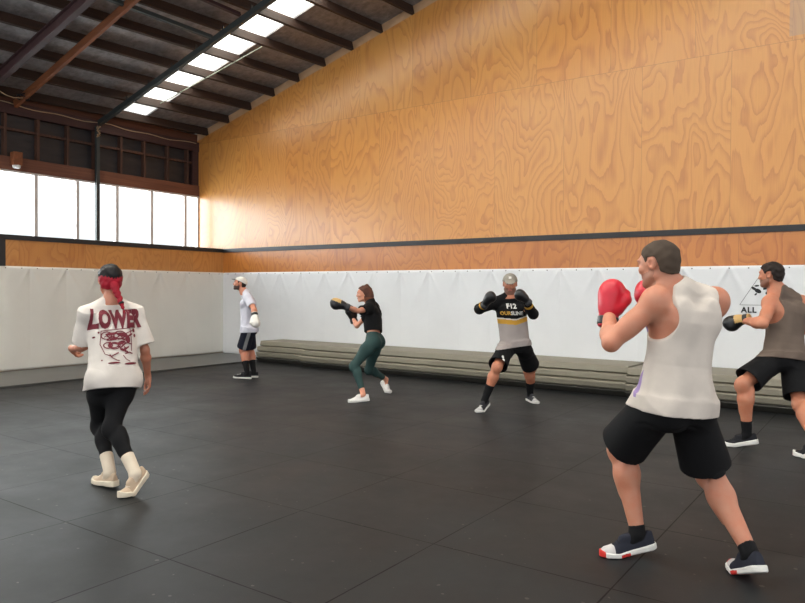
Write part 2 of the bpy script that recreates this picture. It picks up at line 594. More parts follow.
# pale cable along the eave, loop of cable by the rafter, wire brace under the skylights
def cable(name, pts, r, mat, label, cat):
    b = MB(); b.tube(pts, r, 6)
    return tag(b.build(name, mat, None, True), label, cat)
pts = [(-0.822, -0.1 - 8.6 * q / 60, 4.80 + 0.015 * math.sin(q * 0.9) - 0.03 * abs(math.sin(q * 0.21))) for q in range(61)]
cable('eave_cable', pts, 0.010, M_CABLE, 'pale cable strung along the top of the framed wall under the eave', 'cable')
pts = [(-0.45 + 0.09 * math.cos(q * 0.42), -4.20 + 0.10 * math.sin(q * 0.42), 4.80 + 0.06 * math.sin(q * 0.21) + 0.004 * q) for q in range(31)]
cable('cable_loop', pts, 0.011, M_DARK, 'dark loop of cable wound round the foot of the brown timber rafter', 'cable')
pts = [(-0.30, -4.8, 4.93), (-0.32, -4.7, 4.86), (-0.35, -4.55, 4.81), (-0.38, -4.4, 4.80), (-0.38, -4.24, 4.83)]
cable('slack_cable', pts, 0.008, M_CABLE, 'slack pale cable hanging between the purple steel beam and the brown rafter', 'cable')
pts = [(0.4 + 2.6 * q / 10, -1.95 + 0.25 * q / 10, roof(0.4 + 2.6 * q / 10, 5.02) - 0.0) for q in range(11)]
cable('brace_wire', pts, 0.009, simple('galvanised_wire', (176, 184, 166), 0.4, 0.5, 0.4), 'thin pale wire brace crossing under the row of skylights', 'wire')

# small lamp under the header, far left
lamp = tag(empty('wall_light', (-0.76, -4.17, 3.78)), 'small light on a brown wooden block above the leftmost windows', 'light')
b = MB(); b.box((-0.825, -4.25, 3.68), (-0.68, -4.09, 3.92), 0.01); b.build('block', M_RAFTER, lamp)
b = MB(); b.tube([(-0.75, -4.17, 3.685), (-0.75, -4.17, 3.64), (-0.75, -4.17, 3.625)], [0.07, 0.065, 0.045], 14); b.build('lamp_shade', simple('lamp_white', (226, 226, 224), 0.4), lamp, True)

# ------------------------------------------------------------------ white vinyl wall padding
def vinyl(name, rgb):
    t = NT(name)
    p, x, y, z = t.pos()
    n = t.noise(p, 1.3, 3, 0.6)
    c = lin(rgb)
    t.link(t.ramp(n, [(0.3, tuple(v * 0.95 for v in c)), (0.7, c)]), t.b.inputs['Base Color'])
    t.b.inputs['Roughness'].default_value = 0.42
    t.b.inputs['Specular IOR Level'].default_value = 0.4
    t.bump(t.noise(p, 7.0, 3), 0.12, 0.03)
    return t.m
M_VIN = vinyl('white_vinyl', (229, 230, 232))
M_VIN2 = vinyl('cream_vinyl', (226, 223, 214))
M_EYE = simple('dull_eyelet', (96, 92, 88), 0.4, 0.5, 0.6)
def padding(name, to_world, length, seams, mat, label, z0=0.03, z1=1.823):
    nu, nz = int(length / 0.018), 84
    u = np.linspace(0, length, nu)
    zt = np.linspace(0, 1, nz) ** 1.0
    zz = z1 - (z1 - z0) * zt
    U, Z = np.meshgrid(u, zz, indexing='ij')
    d = z1 - Z
    H = np.full_like(U, 0.034)
    for i, s in enumerate(seams):
        du = U - s
        am = 0.85 + 0.9 * ((i * 37) % 11) / 11
        sk = 0.46 + 0.12 * ((i * 53) % 7) / 7
        H -= 0.007 * np.exp(-(du / 0.012) ** 2) * (0.35 + 0.65 * np.exp(-d / 0.5))
        H += 0.016 * am * np.exp(-((np.abs(du) - sk * d) / (0.018 + 0.10 * d)) ** 2) * np.exp(-d / 0.24) * np.clip(d / 0.03, 0, 1)
        H -= 0.010 * am * np.exp(-(du / (0.03 + 0.22 * d)) ** 2) * np.exp(-d / 0.26) * np.clip(d / 0.04, 0, 1)
        H += 0.006 * np.exp(-((np.abs(du) - 0.3) / 0.2) ** 2) * np.clip(d / 0.3, 0, 1) * np.clip((Z - z0) / 0.2, 0, 1)
    H += 0.0022 * np.sin(U * 5.1 + 2 * np.sin(Z * 3.1)) * np.sin(Z * 4.3 + 1.0)
    H[:, 0] = 0.0
    H[:, 1] = np.minimum(H[:, 1], 0.03)
    H[:, -1] = 0.0
    P = to_world(U, H, Z).reshape(-1, 3)
    idx = np.arange(nu * nz).reshape(nu, nz)
    F = np.stack([idx[:-1, :-1], idx[1:, :-1], idx[1:, 1:], idx[:-1, 1:]], -1).reshape(-1, 4)
    root = tag(empty(name, to_world(np.array(length / 2), np.array(0.0), np.array(0.0))), label, 'wall padding')
    o = mesh_obj('vinyl_cover', P, F, mat, root)
    return root, P, F
seR = [1.81 + 0.62 * k for k in range(-2, 27)]
padR, PR, FR = padding('wall_padding', lambda u, h, z: np.stack([u + 0.04, -h, z], -1), X1 - 0.04, [s - 0.04 for s in seR], M_VIN, 'long white vinyl padding on the right wall below the plywood, above the stacked mats', 0.001)
seL = [3.01 + 0.66 * k for k in range(-4, 12)]
padL, PL, FL = padding('wall_padding', lambda u, h, z: np.stack([h, -u - 0.0, z], -1)[..., [0, 1, 2]], 10.5, seL, M_VIN2, 'cream white vinyl padding on the left wall under the windows')
for root, pts in ((padR, [(0.2 + 0.245 * k, -0.036, 1.79) for k in range(72)]), (padL, [(0.036, -0.15 - 0.27 * k, 1.79) for k in range(22)])):
    for q in pts:
        b = MB()
        n = V(0, -1, 0) if root is padR else V(1, 0, 0)
        b.tube([V(*q) - n * 0.008, V(*q) + n * 0.003], 0.009, 8)
        b.build('eyelet', M_EYE, root, True)

# ------------------------------------------------------------------ projecting flat print onto a surface
def bvh(P, F):
    return BVHTree.FromPolygons([tuple(q) for q in P], [tuple(int(i) for i in f) for f in F])
def text_mesh(txt, size, offset=0.0, cuts=2, spacing=1.0):
    cu = bpy.data.curves.new('t', 'FONT')
    cu.body = txt
    cu.size = size
    cu.offset = offset
    cu.space_character = spacing
    cu.align_x = 'CENTER'
    cu.resolution_u = 3
    o = bpy.data.objects.new('t', cu)
    COL.objects.link(o)
    dg = bpy.context.evaluated_depsgraph_get()
    me = bpy.data.meshes.new_from_object(o.evaluated_get(dg))
    bm = bmesh.new(); bm.from_mesh(me)
    bmesh.ops.triangulate(bm, faces=bm.faces[:])
    for _ in range(cuts):
        bmesh.ops.subdivide_edges(bm, edges=[e for e in bm.edges if e.calc_length() > size * 0.12], cuts=1, use_grid_fill=False)
        bmesh.ops.triangulate(bm, faces=bm.faces[:])
    bm.verts.ensure_lookup_table(); bm.verts.index_update()
    P = np.array([v.co[:] for v in bm.verts]); F = np.array([[v.index for v in f.verts] for f in bm.faces])
    bm.free(); bpy.data.objects.remove(o); bpy.data.meshes.remove(me); bpy.data.curves.remove(cu)
    return P, F
def stroke_mesh(pts, w, closed=False):
    """flat ribbon along a 2-d polyline"""
    pts = [V(*q) for q in pts]
    dense = []
    n = len(pts)
    for i in range(n if closed else n - 1):
        a, c = pts[i], pts[(i + 1) % n]
        m = max(1, int(np.linalg.norm(c - a) / 0.015))
        dense += [a + (c - a) * k / m for k in range(m)]
    if not closed: dense.append(pts[-1])
    m = len(dense)
    P, F = [], []
    for i, q in enumerate(dense):
        a = dense[(i - 1) % m] if closed or i > 0 else q
        c = dense[(i + 1) % m] if closed or i < m - 1 else q
        d = nrm(c - a)
        nn = V(-d[1], d[0])
        P += [q + nn * w / 2, q - nn * w / 2]
    for i in range(m if closed else m - 1):
        j = (i + 1) % m
        F.append([2 * i, 2 * i + 1, 2 * j + 1]); F.append([2 * i, 2 * j + 1, 2 * j])
    P = np.array(P)
    return np.c_[P, np.zeros(len(P))], np.array(F)
def blob_mesh(c, rx, ry, rot=0.0, n=18):
    a = np.linspace(0, 2 * np.pi, n, endpoint=False)
    P = [(0, 0)]
    F = []
    for rr in (0.55, 1.0):
        P += [(rx * rr * math.cos(q), ry * rr * math.sin(q)) for q in a]
    P = np.array(P)
    P = np.c_[P[:, 0] * math.cos(rot) - P[:, 1] * math.sin(rot) + c[0], P[:, 0] * math.sin(rot) + P[:, 1] * math.cos(rot) + c[1], np.zeros(len(P))]
    for k in range(n):
        j = (k + 1) % n
        F.append([0, 1 + k, 1 + j]); F.append([1 + k, 1 + n + k, 1 + n + j]); F.append([1 + k, 1 + n + j, 1 + j])
    return P, np.array(F)
def merge(parts):
    P, F, o = [], [], 0
    for p_, f_ in parts:
        P.append(p_); F.append(f_ + o); o += len(p_)
    return np.concatenate(P), np.concatenate(F)
def project(parts, tree, origin, right, up, into, name, mat, parent, lift=0.003):
    """lay a flat print on a surface: each vertex goes along `into` until it meets the cloth"""
    P, F = merge(parts)
    right, up, into, origin = V(*right), V(*up), nrm(into), V(*origin)
    Q = np.zeros_like(P); ok = np.ones(len(P), bool)
    for i, q in enumerate(P):
        w = origin + right * q[0] + up * q[1]
        h = tree.ray_cast(Vector(w - into * 0.5), Vector(into), 2.0)
        if h[0] is None:
            ok[i] = False
        else:
            Q[i] = np.array(h[0]) - into * lift
    F = F[ok[F].all(1)]
    return mesh_obj(name, Q, F, mat, parent, smooth=False)

M_LOGO = simple('black_ink', (28, 28, 30), 0.5)
M_LINE = simple('grey_ink', (96, 98, 100), 0.5)
tr = bvh(PR, FR)
# emblem on the padding behind the right-hand boxer: thin triangle, black marks, ALL beneath
b0 = (10.93, -0.03, 1.27)
tri = [stroke_mesh([(-0.30, 0.012), (0.0, 0.50), (0.30, 0.012)], 0.006, True)]
project(tri, tr, b0, (1, 0, 0), (0, 0, 1), (0, 1, 0), 'logo_triangle', M_LINE, padR)
parts = [blob_mesh((-0.12, 0.235), 0.045, 0.018, -0.6), blob_mesh((-0.075, 0.205), 0.045, 0.028, -0.5), blob_mesh((-0.09, 0.275), 0.03, 0.012, 0.1), blob_mesh((0.03, 0.25), 0.05, 0.02, 0.5), blob_mesh((-0.02, 0.29), 0.03, 0.012, 0.0), blob_mesh((-0.10, 0.16), 0.02, 0.011, 0.7), blob_mesh((0.05, 0.18), 0.035, 0.025, 0.3)]
project(parts, tr, b0, (1, 0, 0), (0, 0, 1), (0, 1, 0), 'logo_emblem', M_LOGO, padR)
tx = text_mesh('ALL', 0.105, 0.004, 1, 1.15)
project([tx], tr, (10.745, -0.03, 1.18), (1, 0, 0), (0, 0, 1), (0, 1, 0), 'logo_lettering', M_LOGO, padR)

# ------------------------------------------------------------------ stacked mats along the right wall
M_MAT = simple('beige_mat', (138, 132, 117), 0.6, 0.35, var=0.07, scale=1.5, bump=0.05)
M_MAT_SHADE = simple('shaded_mat', (60, 58, 53), 0.6, 0.35, var=0.08, scale=1.5)  # bottom mat: the shade low on the stack is put into its colour
lay = [(0.0, 0.096, -0.89, -0.95), (0.103, 0.203, -0.945, -0.965), (0.210, 0.308, -0.915, -0.915), (0.315, 0.415, -0.86, -0.84)]
wn4 = ['bottom one', 'second up', 'third up', 'top one']
for si, (xa, xb, off, rot, zs, where) in enumerate(((1.93, 3.19, 0.13, 0.02, 1.0, 'in the short corner stack'), (3.22, 9.37, 0.02, -0.012, 1.0, 'in the long middle stack behind the facing boxer'), (9.40, 15.6, -0.16, -0.045, 0.97, 'in the right stack behind the tank tops'))):
    for li, (za, zb, fa, fb) in enumerate(lay):
        b = MB()
        r = 0.014
        wob = 0.012 * math.sin(si * 3.1 + li * 2.3)
        def fy(x, f):
            return f + off + wob + (x - xa) * rot
        sec = lambda x, e: [(x, -0.06, za * zs), (x, fy(x, fa) + 1.6 * r + e, za * zs), (x, fy(x, fa) + e, za * zs + 1.3 * r), (x, fy(x, fb) + e, zb * zs - r), (x, fy(x, fb) + r + e, zb * zs), (x, -0.06, zb * zs)]
        n = 16
        rings = []
        for k in range(n + 1):
            x = xa + (xb - xa) * k / n
            e = 0.006 * math.sin(x * 2.7 + li) + (0.008 if k in (0, n) else 0)
            rings.append([b.bm.verts.new(q) for q in sec(x, e)])
        for a_, c_ in zip(rings, rings[1:]):
            for k in range(6):
                b.bm.faces.new((a_[k], a_[(k + 1) % 6], c_[(k + 1) % 6], c_[k]))
        b.bm.faces.new(rings[0]); b.bm.faces.new(rings[-1][::-1])
        o = b.build('gym_mat', M_MAT if li > 0 else M_MAT_SHADE)
        nm = 'shade-darkened grey' if li == 0 else 'beige grey'
        tag(o, '%s mat, %s, %s' % (nm, wn4[li], where), 'gym mat', 'mats stacked along the right wall')

# ================================================================== PEOPLE: signed-distance modelling
class Field:
    """signed distance field on a regular grid; shapes blend smoothly, then one closed surface is extracted"""
    def __init__(s, lo, hi, h):
        s.h = h
        s.lo = np.array(lo, np.float32)
        n = np.ceil((np.array(hi) - np.array(lo)) / h).astype(int) + 1
        s.n = n
        s.g = np.full(tuple(n), 1.0, np.float32)
    def copy(s):
        c = Field.__new__(Field)
        c.h, c.lo, c.n, c.g = s.h, s.lo, s.n, s.g.copy()
        return c
    def blank(s):
        c = s.copy(); c.g[:] = 1.0
        return c
    def _sl(s, lo, hi):
        a = np.clip(np.floor((np.array(lo) - s.lo) / s.h).astype(int), 0, s.n)
        b = np.clip(np.ceil((np.array(hi) - s.lo) / s.h).astype(int) + 1, 0, s.n)
        return a, b
    def axes(s, a, b):
        return [(s.lo[i] + s.h * np.arange(a[i], b[i], dtype=np.float32)).reshape([-1 if j == i else 1 for j in range(3)]) for i in range(3)]
    def put(s, shape, k=0.02, op='u', pad=0.03):
        fn, lo, hi = shape
        m = pad + k
        a, b = s._sl(np.array(lo) - m, np.array(hi) + m)
        if np.any(b <= a): return s
        sl = tuple(slice(a[i], b[i]) for i in range(3))
        d = fn(*s.axes(a, b)).astype(np.float32)
        g = s.g[sl]
        if op == 'u':
            h = np.maximum(k - np.abs(g - d), 0) / max(k, 1e-6)
            s.g[sl] = np.minimum(g, d) - h * h * k * 0.25
        elif op == 's':
            d = -d
            h = np.maximum(k - np.abs(g - d), 0) / max(k, 1e-6)
            s.g[sl] = np.maximum(g, d) + h * h * k * 0.25
        return s
    def clip(s, fn):
        """keep only where fn(x, y, z) < 0"""
        ax = s.axes(np.zeros(3, int), s.n)
        s.g = np.maximum(s.g, fn(*ax).astype(np.float32))
        return s
    def add(s, fn):
        ax = s.axes(np.zeros(3, int), s.n)
        near = np.abs(s.g) < 0.05
        s.g = np.where(near, s.g + fn(*ax), s.g).astype(np.float32)
        return s
    def mesh(s):
        g = s.g
        ins = g < 0
        c = np.zeros(tuple(np.array(g.shape) - 1), np.uint8)
        for i in (0, 1):
            for j in (0, 1):
                for k in (0, 1):
                    c += ins[i:g.shape[0] - 1 + i, j:g.shape[1] - 1 + j, k:g.shape[2] - 1 + k]
        act = (c > 0) & (c < 8)
        idx = np.argwhere(act)
        vid = np.full(c.shape, -1, np.int32)
        vid[act] = np.arange(len(idx))
        acc = np.zeros((len(idx), 3)); cnt = np.zeros(len(idx))
        cor = [(i, j, k) for i in (0, 1) for j in (0, 1) for k in (0, 1)]
        val = {o: g[idx[:, 0] + o[0], idx[:, 1] + o[1], idx[:, 2] + o[2]] for o in cor}
        for o in cor:
            for ax in range(3):
                if o[ax] == 0:
                    q = list(o); q[ax] = 1; q = tuple(q)
                    v0, v1 = val[o], val[q]
                    cr = (v0 < 0) != (v1 < 0)
                    t = np.where(cr, v0 / np.where(cr, v0 - v1, 1), 0)
                    p = np.tile(np.array(o, float), (len(idx), 1))
                    p[:, ax] += t
                    acc[cr] += p[cr]; cnt[cr] += 1
        P = (idx + acc / np.maximum(cnt, 1)[:, None]) * s.h + s.lo
        F = []
        for ax in range(3):
            o1, o2 = [(1, 2), (2, 0), (0, 1)][ax]
            sh = list(g.shape)
            a = [slice(1, -1)] * 3; a[ax] = slice(0, -1)
            b = [slice(1, -1)] * 3; b[ax] = slice(1, None)
            x = ins[tuple(a)] != ins[tuple(b)]
            e = np.argwhere(x)
            off = np.ones(3, int); off[ax] = 0
            e = e + off
            flip = ins[e[:, 0], e[:, 1], e[:, 2]]
            d1 = np.zeros(3, int); d1[o1] = 1
            d2 = np.zeros(3, int); d2[o2] = 1
            q = []
            for w in (-d1 - d2, -d2, 0 * d1, -d1):
                r = e + w
                q.append(vid[r[:, 0], r[:, 1], r[:, 2]])
            q = np.stack(q, 1)
            q[~flip] = q[~flip][:, ::-1]
            F.append(q)
        F = np.concatenate(F)
        F = F[(F >= 0).all(1)]
        return P, F

def cone(a, b, ra, rb):
    """round cone between two points"""
    a, b = V(*a), V(*b)
    ba = b - a
    l2 = float(ba @ ba) + 1e-9
    def fn(x, y, z):
        px, py, pz = x - a[0], y - a[1], z - a[2]
        t = np.clip((px * ba[0] + py * ba[1] + pz * ba[2]) / l2, 0, 1)
        return np.sqrt((px - t * ba[0]) ** 2 + (py - t * ba[1]) ** 2 + (pz - t * ba[2]) ** 2) - (ra + (rb - ra) * t)
    r = max(ra, rb)
    return fn, np.minimum(a, b) - r, np.maximum(a, b) + r
def ell(c, ax, r):
    """ellipsoid with axes ax (rows) and radii r"""
    c = V(*c); A = np.array([nrm(q) for q in ax]); r = V(*r)
    def fn(x, y, z):
        px, py, pz = x - c[0], y - c[1], z - c[2]
        k0 = 0; k1 = 0
        for i in range(3):
            q = (px * A[i, 0] + py * A[i, 1] + pz * A[i, 2]) / r[i]
            k0 = k0 + q * q
            k1 = k1 + (q / r[i]) ** 2
        k0 = np.sqrt(k0); k1 = np.sqrt(k1)
        return k0 * (k0 - 1) / np.maximum(k1, 1e-5)
    e = np.sqrt(((A * r[:, None]) ** 2).sum(0))
    return fn, c - e, c + e
def loft(a, b, r0, r1, prof, pw=2.3):
    """tube of (super)elliptic section from a to b: prof rows (t, half width, half depth, side shift, front shift)"""
    a, b = V(*a), V(*b)
    L = np.linalg.norm(b - a); d = (b - a) / L
    r0, r1 = nrm(np.array(r0) - d * (np.array(r0) @ d)), nrm(np.array(r1) - d * (np.array(r1) @ d))
    prof = np.array([tuple(q) + (0,) * (5 - len(q)) for q in prof], float)
    t0, t1 = prof[0, 0], prof[-1, 0]
    mx = prof[:, 1:3].max() + np.abs(prof[:, 3:5]).max()
    def fn(x, y, z):
        px, py, pz = x - a[0], y - a[1], z - a[2]
        h = px * d[0] + py * d[1] + pz * d[2]
        t = h / L
        tc = np.clip(t, t0, t1)
        qx, qy, qz = px - h * d[0], py - h * d[1], pz - h * d[2]
        w = np.clip(t, 0, 1)
        rx, ry, rz = [r0[i] + (r1[i] - r0[i]) * w for i in range(3)]
        nn = np.sqrt(rx * rx + ry * ry + rz * rz)
        rx, ry, rz = rx / nn, ry / nn, rz / nn
        fx, fy, fz = d[1] * rz - d[2] * ry, d[2] * rx - d[0] * rz, d[0] * ry - d[1] * rx
        u = qx * rx + qy * ry + qz * rz
        v = qx * fx + qy * fy + qz * fz
        hw, hd, ou, of = [np.interp(tc, prof[:, 0], prof[:, i]) for i in (1, 2, 3, 4)]
        q = (np.abs((u - ou) / hw) ** pw + np.abs((v - of) / hd) ** pw) ** (1 / pw)
        rad = np.sqrt((u - ou) ** 2 + (v - of) ** 2)
        dd = np.where(q > 1e-3, rad * (1 - 1 / np.maximum(q, 1e-3)), -np.minimum(hw, hd))
        return np.maximum(dd, np.maximum((t0 - t) * L, (t - t1) * L))
    lo = np.minimum(a + d * L * t0, b + d * L * (t1 - 1)) - mx
    hi = np.maximum(a + d * L * t0, b + d * L * (t1 - 1)) + mx
    return fn, lo, hi
def overlay(g, o, off):
    """cloth g also covers garment o underneath it (both lie on one lattice)"""
    d = np.round((o.lo - g.lo) / g.h).astype(int)
    a = np.maximum(d, 0); b = np.minimum(d + o.n, g.n)
    if np.any(b <= a): return g
    s1 = tuple(slice(a[i], b[i]) for i in range(3)); s2 = tuple(slice(a[i] - d[i], b[i] - d[i]) for i in range(3))
    k = 0.045; p_, q_ = g.g[s1], o.g[s2] - off
    h = np.maximum(k - np.abs(p_ - q_), 0) / k
    g.g[s1] = np.minimum(p_, q_) - h * h * k * 0.25
    return g
def plane(p, n):
    """negative on the side the normal points away from"""
    n = nrm(n); c = float(np.dot(n, p))
    return lambda x, y, z: x * n[0] + y * n[1] + z * n[2] - c

def folds(field, d, amp, freq, seed):
    """soft cloth folds running roughly along direction d"""
    r = np.random.default_rng(seed)
    d = nrm(d)
    s = nrm(np.cross(d, (0.3, 0.5, 0.81))); u = np.cross(d, s)
    ph = r.uniform(0, 6.28, 6)
    def fn(x, y, z):
        a = x * s[0] + y * s[1] + z * s[2]
        b = x * u[0] + y * u[1] + z * u[2]
        c = x * d[0] + y * d[1] + z * d[2]
        return amp * (np.sin(freq * a + 0.5 * np.sin(9 * c + ph[0]) + ph[1]) * np.sin(3.1 * c + 4 * b + ph[2]) * 0.6 + 0.5 * np.sin(freq * 0.7 * b + 1.3 * np.sin(7 * c + ph[3]) + ph[4]) + 0.4 * np.sin(14 * c + 9 * a + ph[5]))
    return field.add(fn)

# ------------------------------------------------------------------ shared worn things, built in their own frame
def local_field(lo, hi, h):
    return Field(lo, hi, h)
def place(P, o, X, Y, Z, s=1.0):
    return np.asarray(o) + s * (P[:, :1] * X + P[:, 1:2] * Y + P[:, 2:3] * Z)

def shoe_geo(h=0.0045, chunky=1.0):
    """trainer: x across, y heel to toe 0..0.3, z up from the ground"""
    yy = [-0.01, 0.0, 0.02, 0.06, 0.11, 0.16, 0.21, 0.25, 0.28, 0.297, 0.305]
    ww = [0.010, 0.024, 0.034, 0.037, 0.036, 0.041, 0.047, 0.046, 0.038, 0.020, 0.008]
    hh = [0.05, 0.092, 0.100, 0.098, 0.100, 0.092, 0.070, 0.054, 0.048, 0.040, 0.03]
    cx = [0, 0, 0, 0, -0.002, -0.003, -0.002, 0.001, 0.004, 0.006, 0.007]
    st = [0.030, 0.032, 0.033, 0.031, 0.029, 0.027, 0.025, 0.025, 0.028, 0.034, 0.038]
    def upper(x, y, z):
        w, q, c = np.interp(y, yy, ww), np.interp(y, yy, hh), np.interp(y, yy, cx)
        ys = np.where(z > 0.03, 1 - 0.35 * np.clip((z - 0.03) / q, 0, 1), 1.0)
        a = (np.abs((x - c) / (w * ys)) ** 2.6 + np.abs(np.maximum(z, 0) / q) ** 3.0) ** (1 / 2.6)
        d = (a - 1) * np.minimum(w, q) * 0.8
        return np.maximum(d, np.maximum(0.012 - z, np.maximum(-y, y - 0.303)))
    def sole(x, y, z):
        w, c, t = np.interp(y, yy, ww) * 1.05 + 0.004 * chunky, np.interp(y, yy, cx), np.interp(y, yy, st) * chunky
        d1 = np.abs(x - c) - w
        d2 = np.maximum(-z, z - t)
        r = 0.006
        d = np.sqrt(np.maximum(d1 + r, 0) ** 2 + np.maximum(d2 + r, 0) ** 2) - r + np.minimum(np.maximum(d1, d2), 0)
        # grooves round the sidewall
        d = d + 0.0012 * np.sin(z * 520) * (d1 > -0.008)
        return np.maximum(d, np.maximum(-0.008 - y, y - 0.309))
    f = local_field((-0.075, -0.03, -0.02), (0.075, 0.33, 0.14), h)
    f.put((upper, (-0.06, -0.02, 0.0), (0.06, 0.32, 0.12)), 0.001)
    f.put(cone((0, 0.135, 0.085), (0.0, 0.165, 0.088), 0.020, 0.014), 0.02)      # tongue
    f.put(ell((0, 0.075, 0.125), np.eye(3), (0.027, 0.048, 0.062)), 0.008, 's')
    U = f.mesh()
    g = local_field((-0.075, -0.03, -0.02), (0.075, 0.33, 0.06), h)
    g.put((sole, (-0.065, -0.02, -0.005), (0.065, 0.32, 0.045)), 0.001)
    S = g.mesh()
    lac = []
    l = local_field((-0.05, 0.10, 0.03), (0.05, 0.26, 0.12), 0.0035)
    for k in range(5):
        y = 0.142 + 0.022 * k
        z = np.interp(y, yy, hh) - 0.003
        l.put(cone((-0.021, y, z - 0.004), (0, y + 0.006, z + 0.003), 0.0035, 0.0035), 0.004)
        l.put(cone((0, y + 0.006, z + 0.003), (0.021, y, z - 0.004), 0.0035, 0.0035), 0.004)
    return U, S, l.mesh()
SHOE = shoe_geo()
SHOE_FAT = shoe_geo(chunky=1.35)

def glove_geo(h=0.005):
    """boxing glove for a right hand held palm down: y to the knuckles, z back of the hand, thumb towards -x"""
    f = local_field((-0.13, -0.14, -0.12), (0.12, 0.22, 0.11), h)
    I = np.eye(3)
    f.put(ell((0, 0.055, 0.006), I, (0.056, 0.085, 0.052)), 0.02)
    f.put(ell((0.002, 0.112, -0.002), I, (0.066, 0.068, 0.062)), 0.04)
    f.put(ell((0.004, 0.098, -0.042), I, (0.058, 0.052, 0.040)), 0.03)
    f.put(cone((-0.045, 0.02, -0.012), (-0.066, 0.075, -0.03), 0.026, 0.027), 0.022)
    f.put(cone((-0.066, 0.075, -0.03), (-0.052, 0.112, -0.046), 0.027, 0.022), 0.012)
    f.put(cone((0, 0.03, 0), (0, -0.012, 0), 0.046, 0.042), 0.03)
    body = f.mesh()
    def band(y0, y1, r0, r1):
        q = local_field((-0.08, y0 - 0.02, -0.08), (0.08, y1 + 0.02, 0.08), h)
        q.put(loft((0, y0, 0), (0, y1, 0), (1, 0, 0), (1, 0, 0), [(0, r0, r0 * 0.9), (1, r1, r1 * 0.9)], 2.2), 0.001)
        return q.mesh()
    return body, band(-0.075, -0.008, 0.047, 0.050), band(-0.066, -0.022, 0.0515, 0.0535)
GLOVE = glove_geo()

HEAD_FACE = {}
def head_frame(J):
    f = nrm(J['head_f']); r = nrm(np.array(J['head_r']) - f * np.dot(J['head_r'], f)); u = np.cross(r, f)
    return np.array(J['head'], float), np.array([r, f, u])
def hl(x, y, z, c, A, s):
    px, py, pz = (x - c[0]) / s, (y - c[1]) / s, (z - c[2]) / s
    return [px * A[i, 0] + py * A[i, 1] + pz * A[i, 2] for i in range(3)]

def add_head(F, J, female, hs):
    c, A = head_frame(J)
    w = lambda r, f, u: c + hs * (r * A[0] + f * A[1] + u * A[2])
    def E(p, rad, k, op='u', ax=None):
        F.put(ell(w(*p), A if ax is None else ax, np.array(rad) * hs), k * hs, op)
    def C(p, q, ra, rb, k):
        F.put(cone(w(*p), w(*q), ra * hs, rb * hs), k * hs)
    jw = 0.90 if female else 1.0
    E((0, -0.010, 0.030), (0.076, 0.098, 0.086), 0.01)                     # skull
    E((0, 0.030, -0.010), (0.064, 0.068, 0.080), 0.03)                     # face
    E((0, 0.034, -0.060), (0.054 * jw, 0.056, 0.050), 0.03)                # jaw
    E((0, 0.074, -0.098), (0.022 * jw, 0.016, 0.016), 0.03)                # chin
    for s in (-1, 1):
        C((s * 0.056 * jw, 0.012, -0.062), (s * 0.026, 0.070, -0.098), 0.014, 0.013, 0.03)
        E((s * 0.045, 0.074, -0.022), (0.020, 0.016, 0.016), 0.02)         # cheekbone
        E((s * 0.030, 0.086, 0.030), (0.024, 0.012, 0.009), 0.020)         # brow
        E((s * 0.032, 0.101, 0.010), (0.018, 0.016, 0.012), 0.012, 's')    # eye socket
        E((s * 0.032, 0.080, 0.009), (0.0135, 0.0135, 0.0125), 0.004)      # eyeball
        C((s * 0.044, 0.086, 0.0165), (s * 0.020, 0.091, 0.0170), 0.0040, 0.0035, 0.005)   # upper lid
        C((s * 0.043, 0.086, 0.0010), (s * 0.022, 0.090, 0.0000), 0.0030, 0.0030, 0.005)
        axr = np.array([A[0] * s * 0.92 + A[1] * -0.38, A[1] * 0.92 + A[0] * s * 0.38, A[2]])
        E((s * 0.079, -0.004, -0.002), (0.010, 0.020, 0.033), 0.006, 'u', axr)              # ear
        E((s * 0.089, 0.000, 0.000), (0.008, 0.011, 0.019), 0.005, 's', axr)
        E((s * 0.0105, 0.096, -0.030), (0.0085, 0.009, 0.007), 0.008)      # nostril wing
    C((0, 0.090, 0.018), (0, 0.104, -0.024), 0.0085, 0.0110, 0.016)
    E((0, 0.103, -0.026), (0.0110, 0.010, 0.009), 0.012)
    E((0, 0.091, -0.058), (0.022, 0.011, 0.0062), 0.006)
    E((0, 0.089, -0.070), (0.019, 0.011, 0.0068), 0.006)
    C((-0.019, 0.094, -0.064), (0.019, 0.094, -0.064), 0.0008, 0.0008, 0.003)

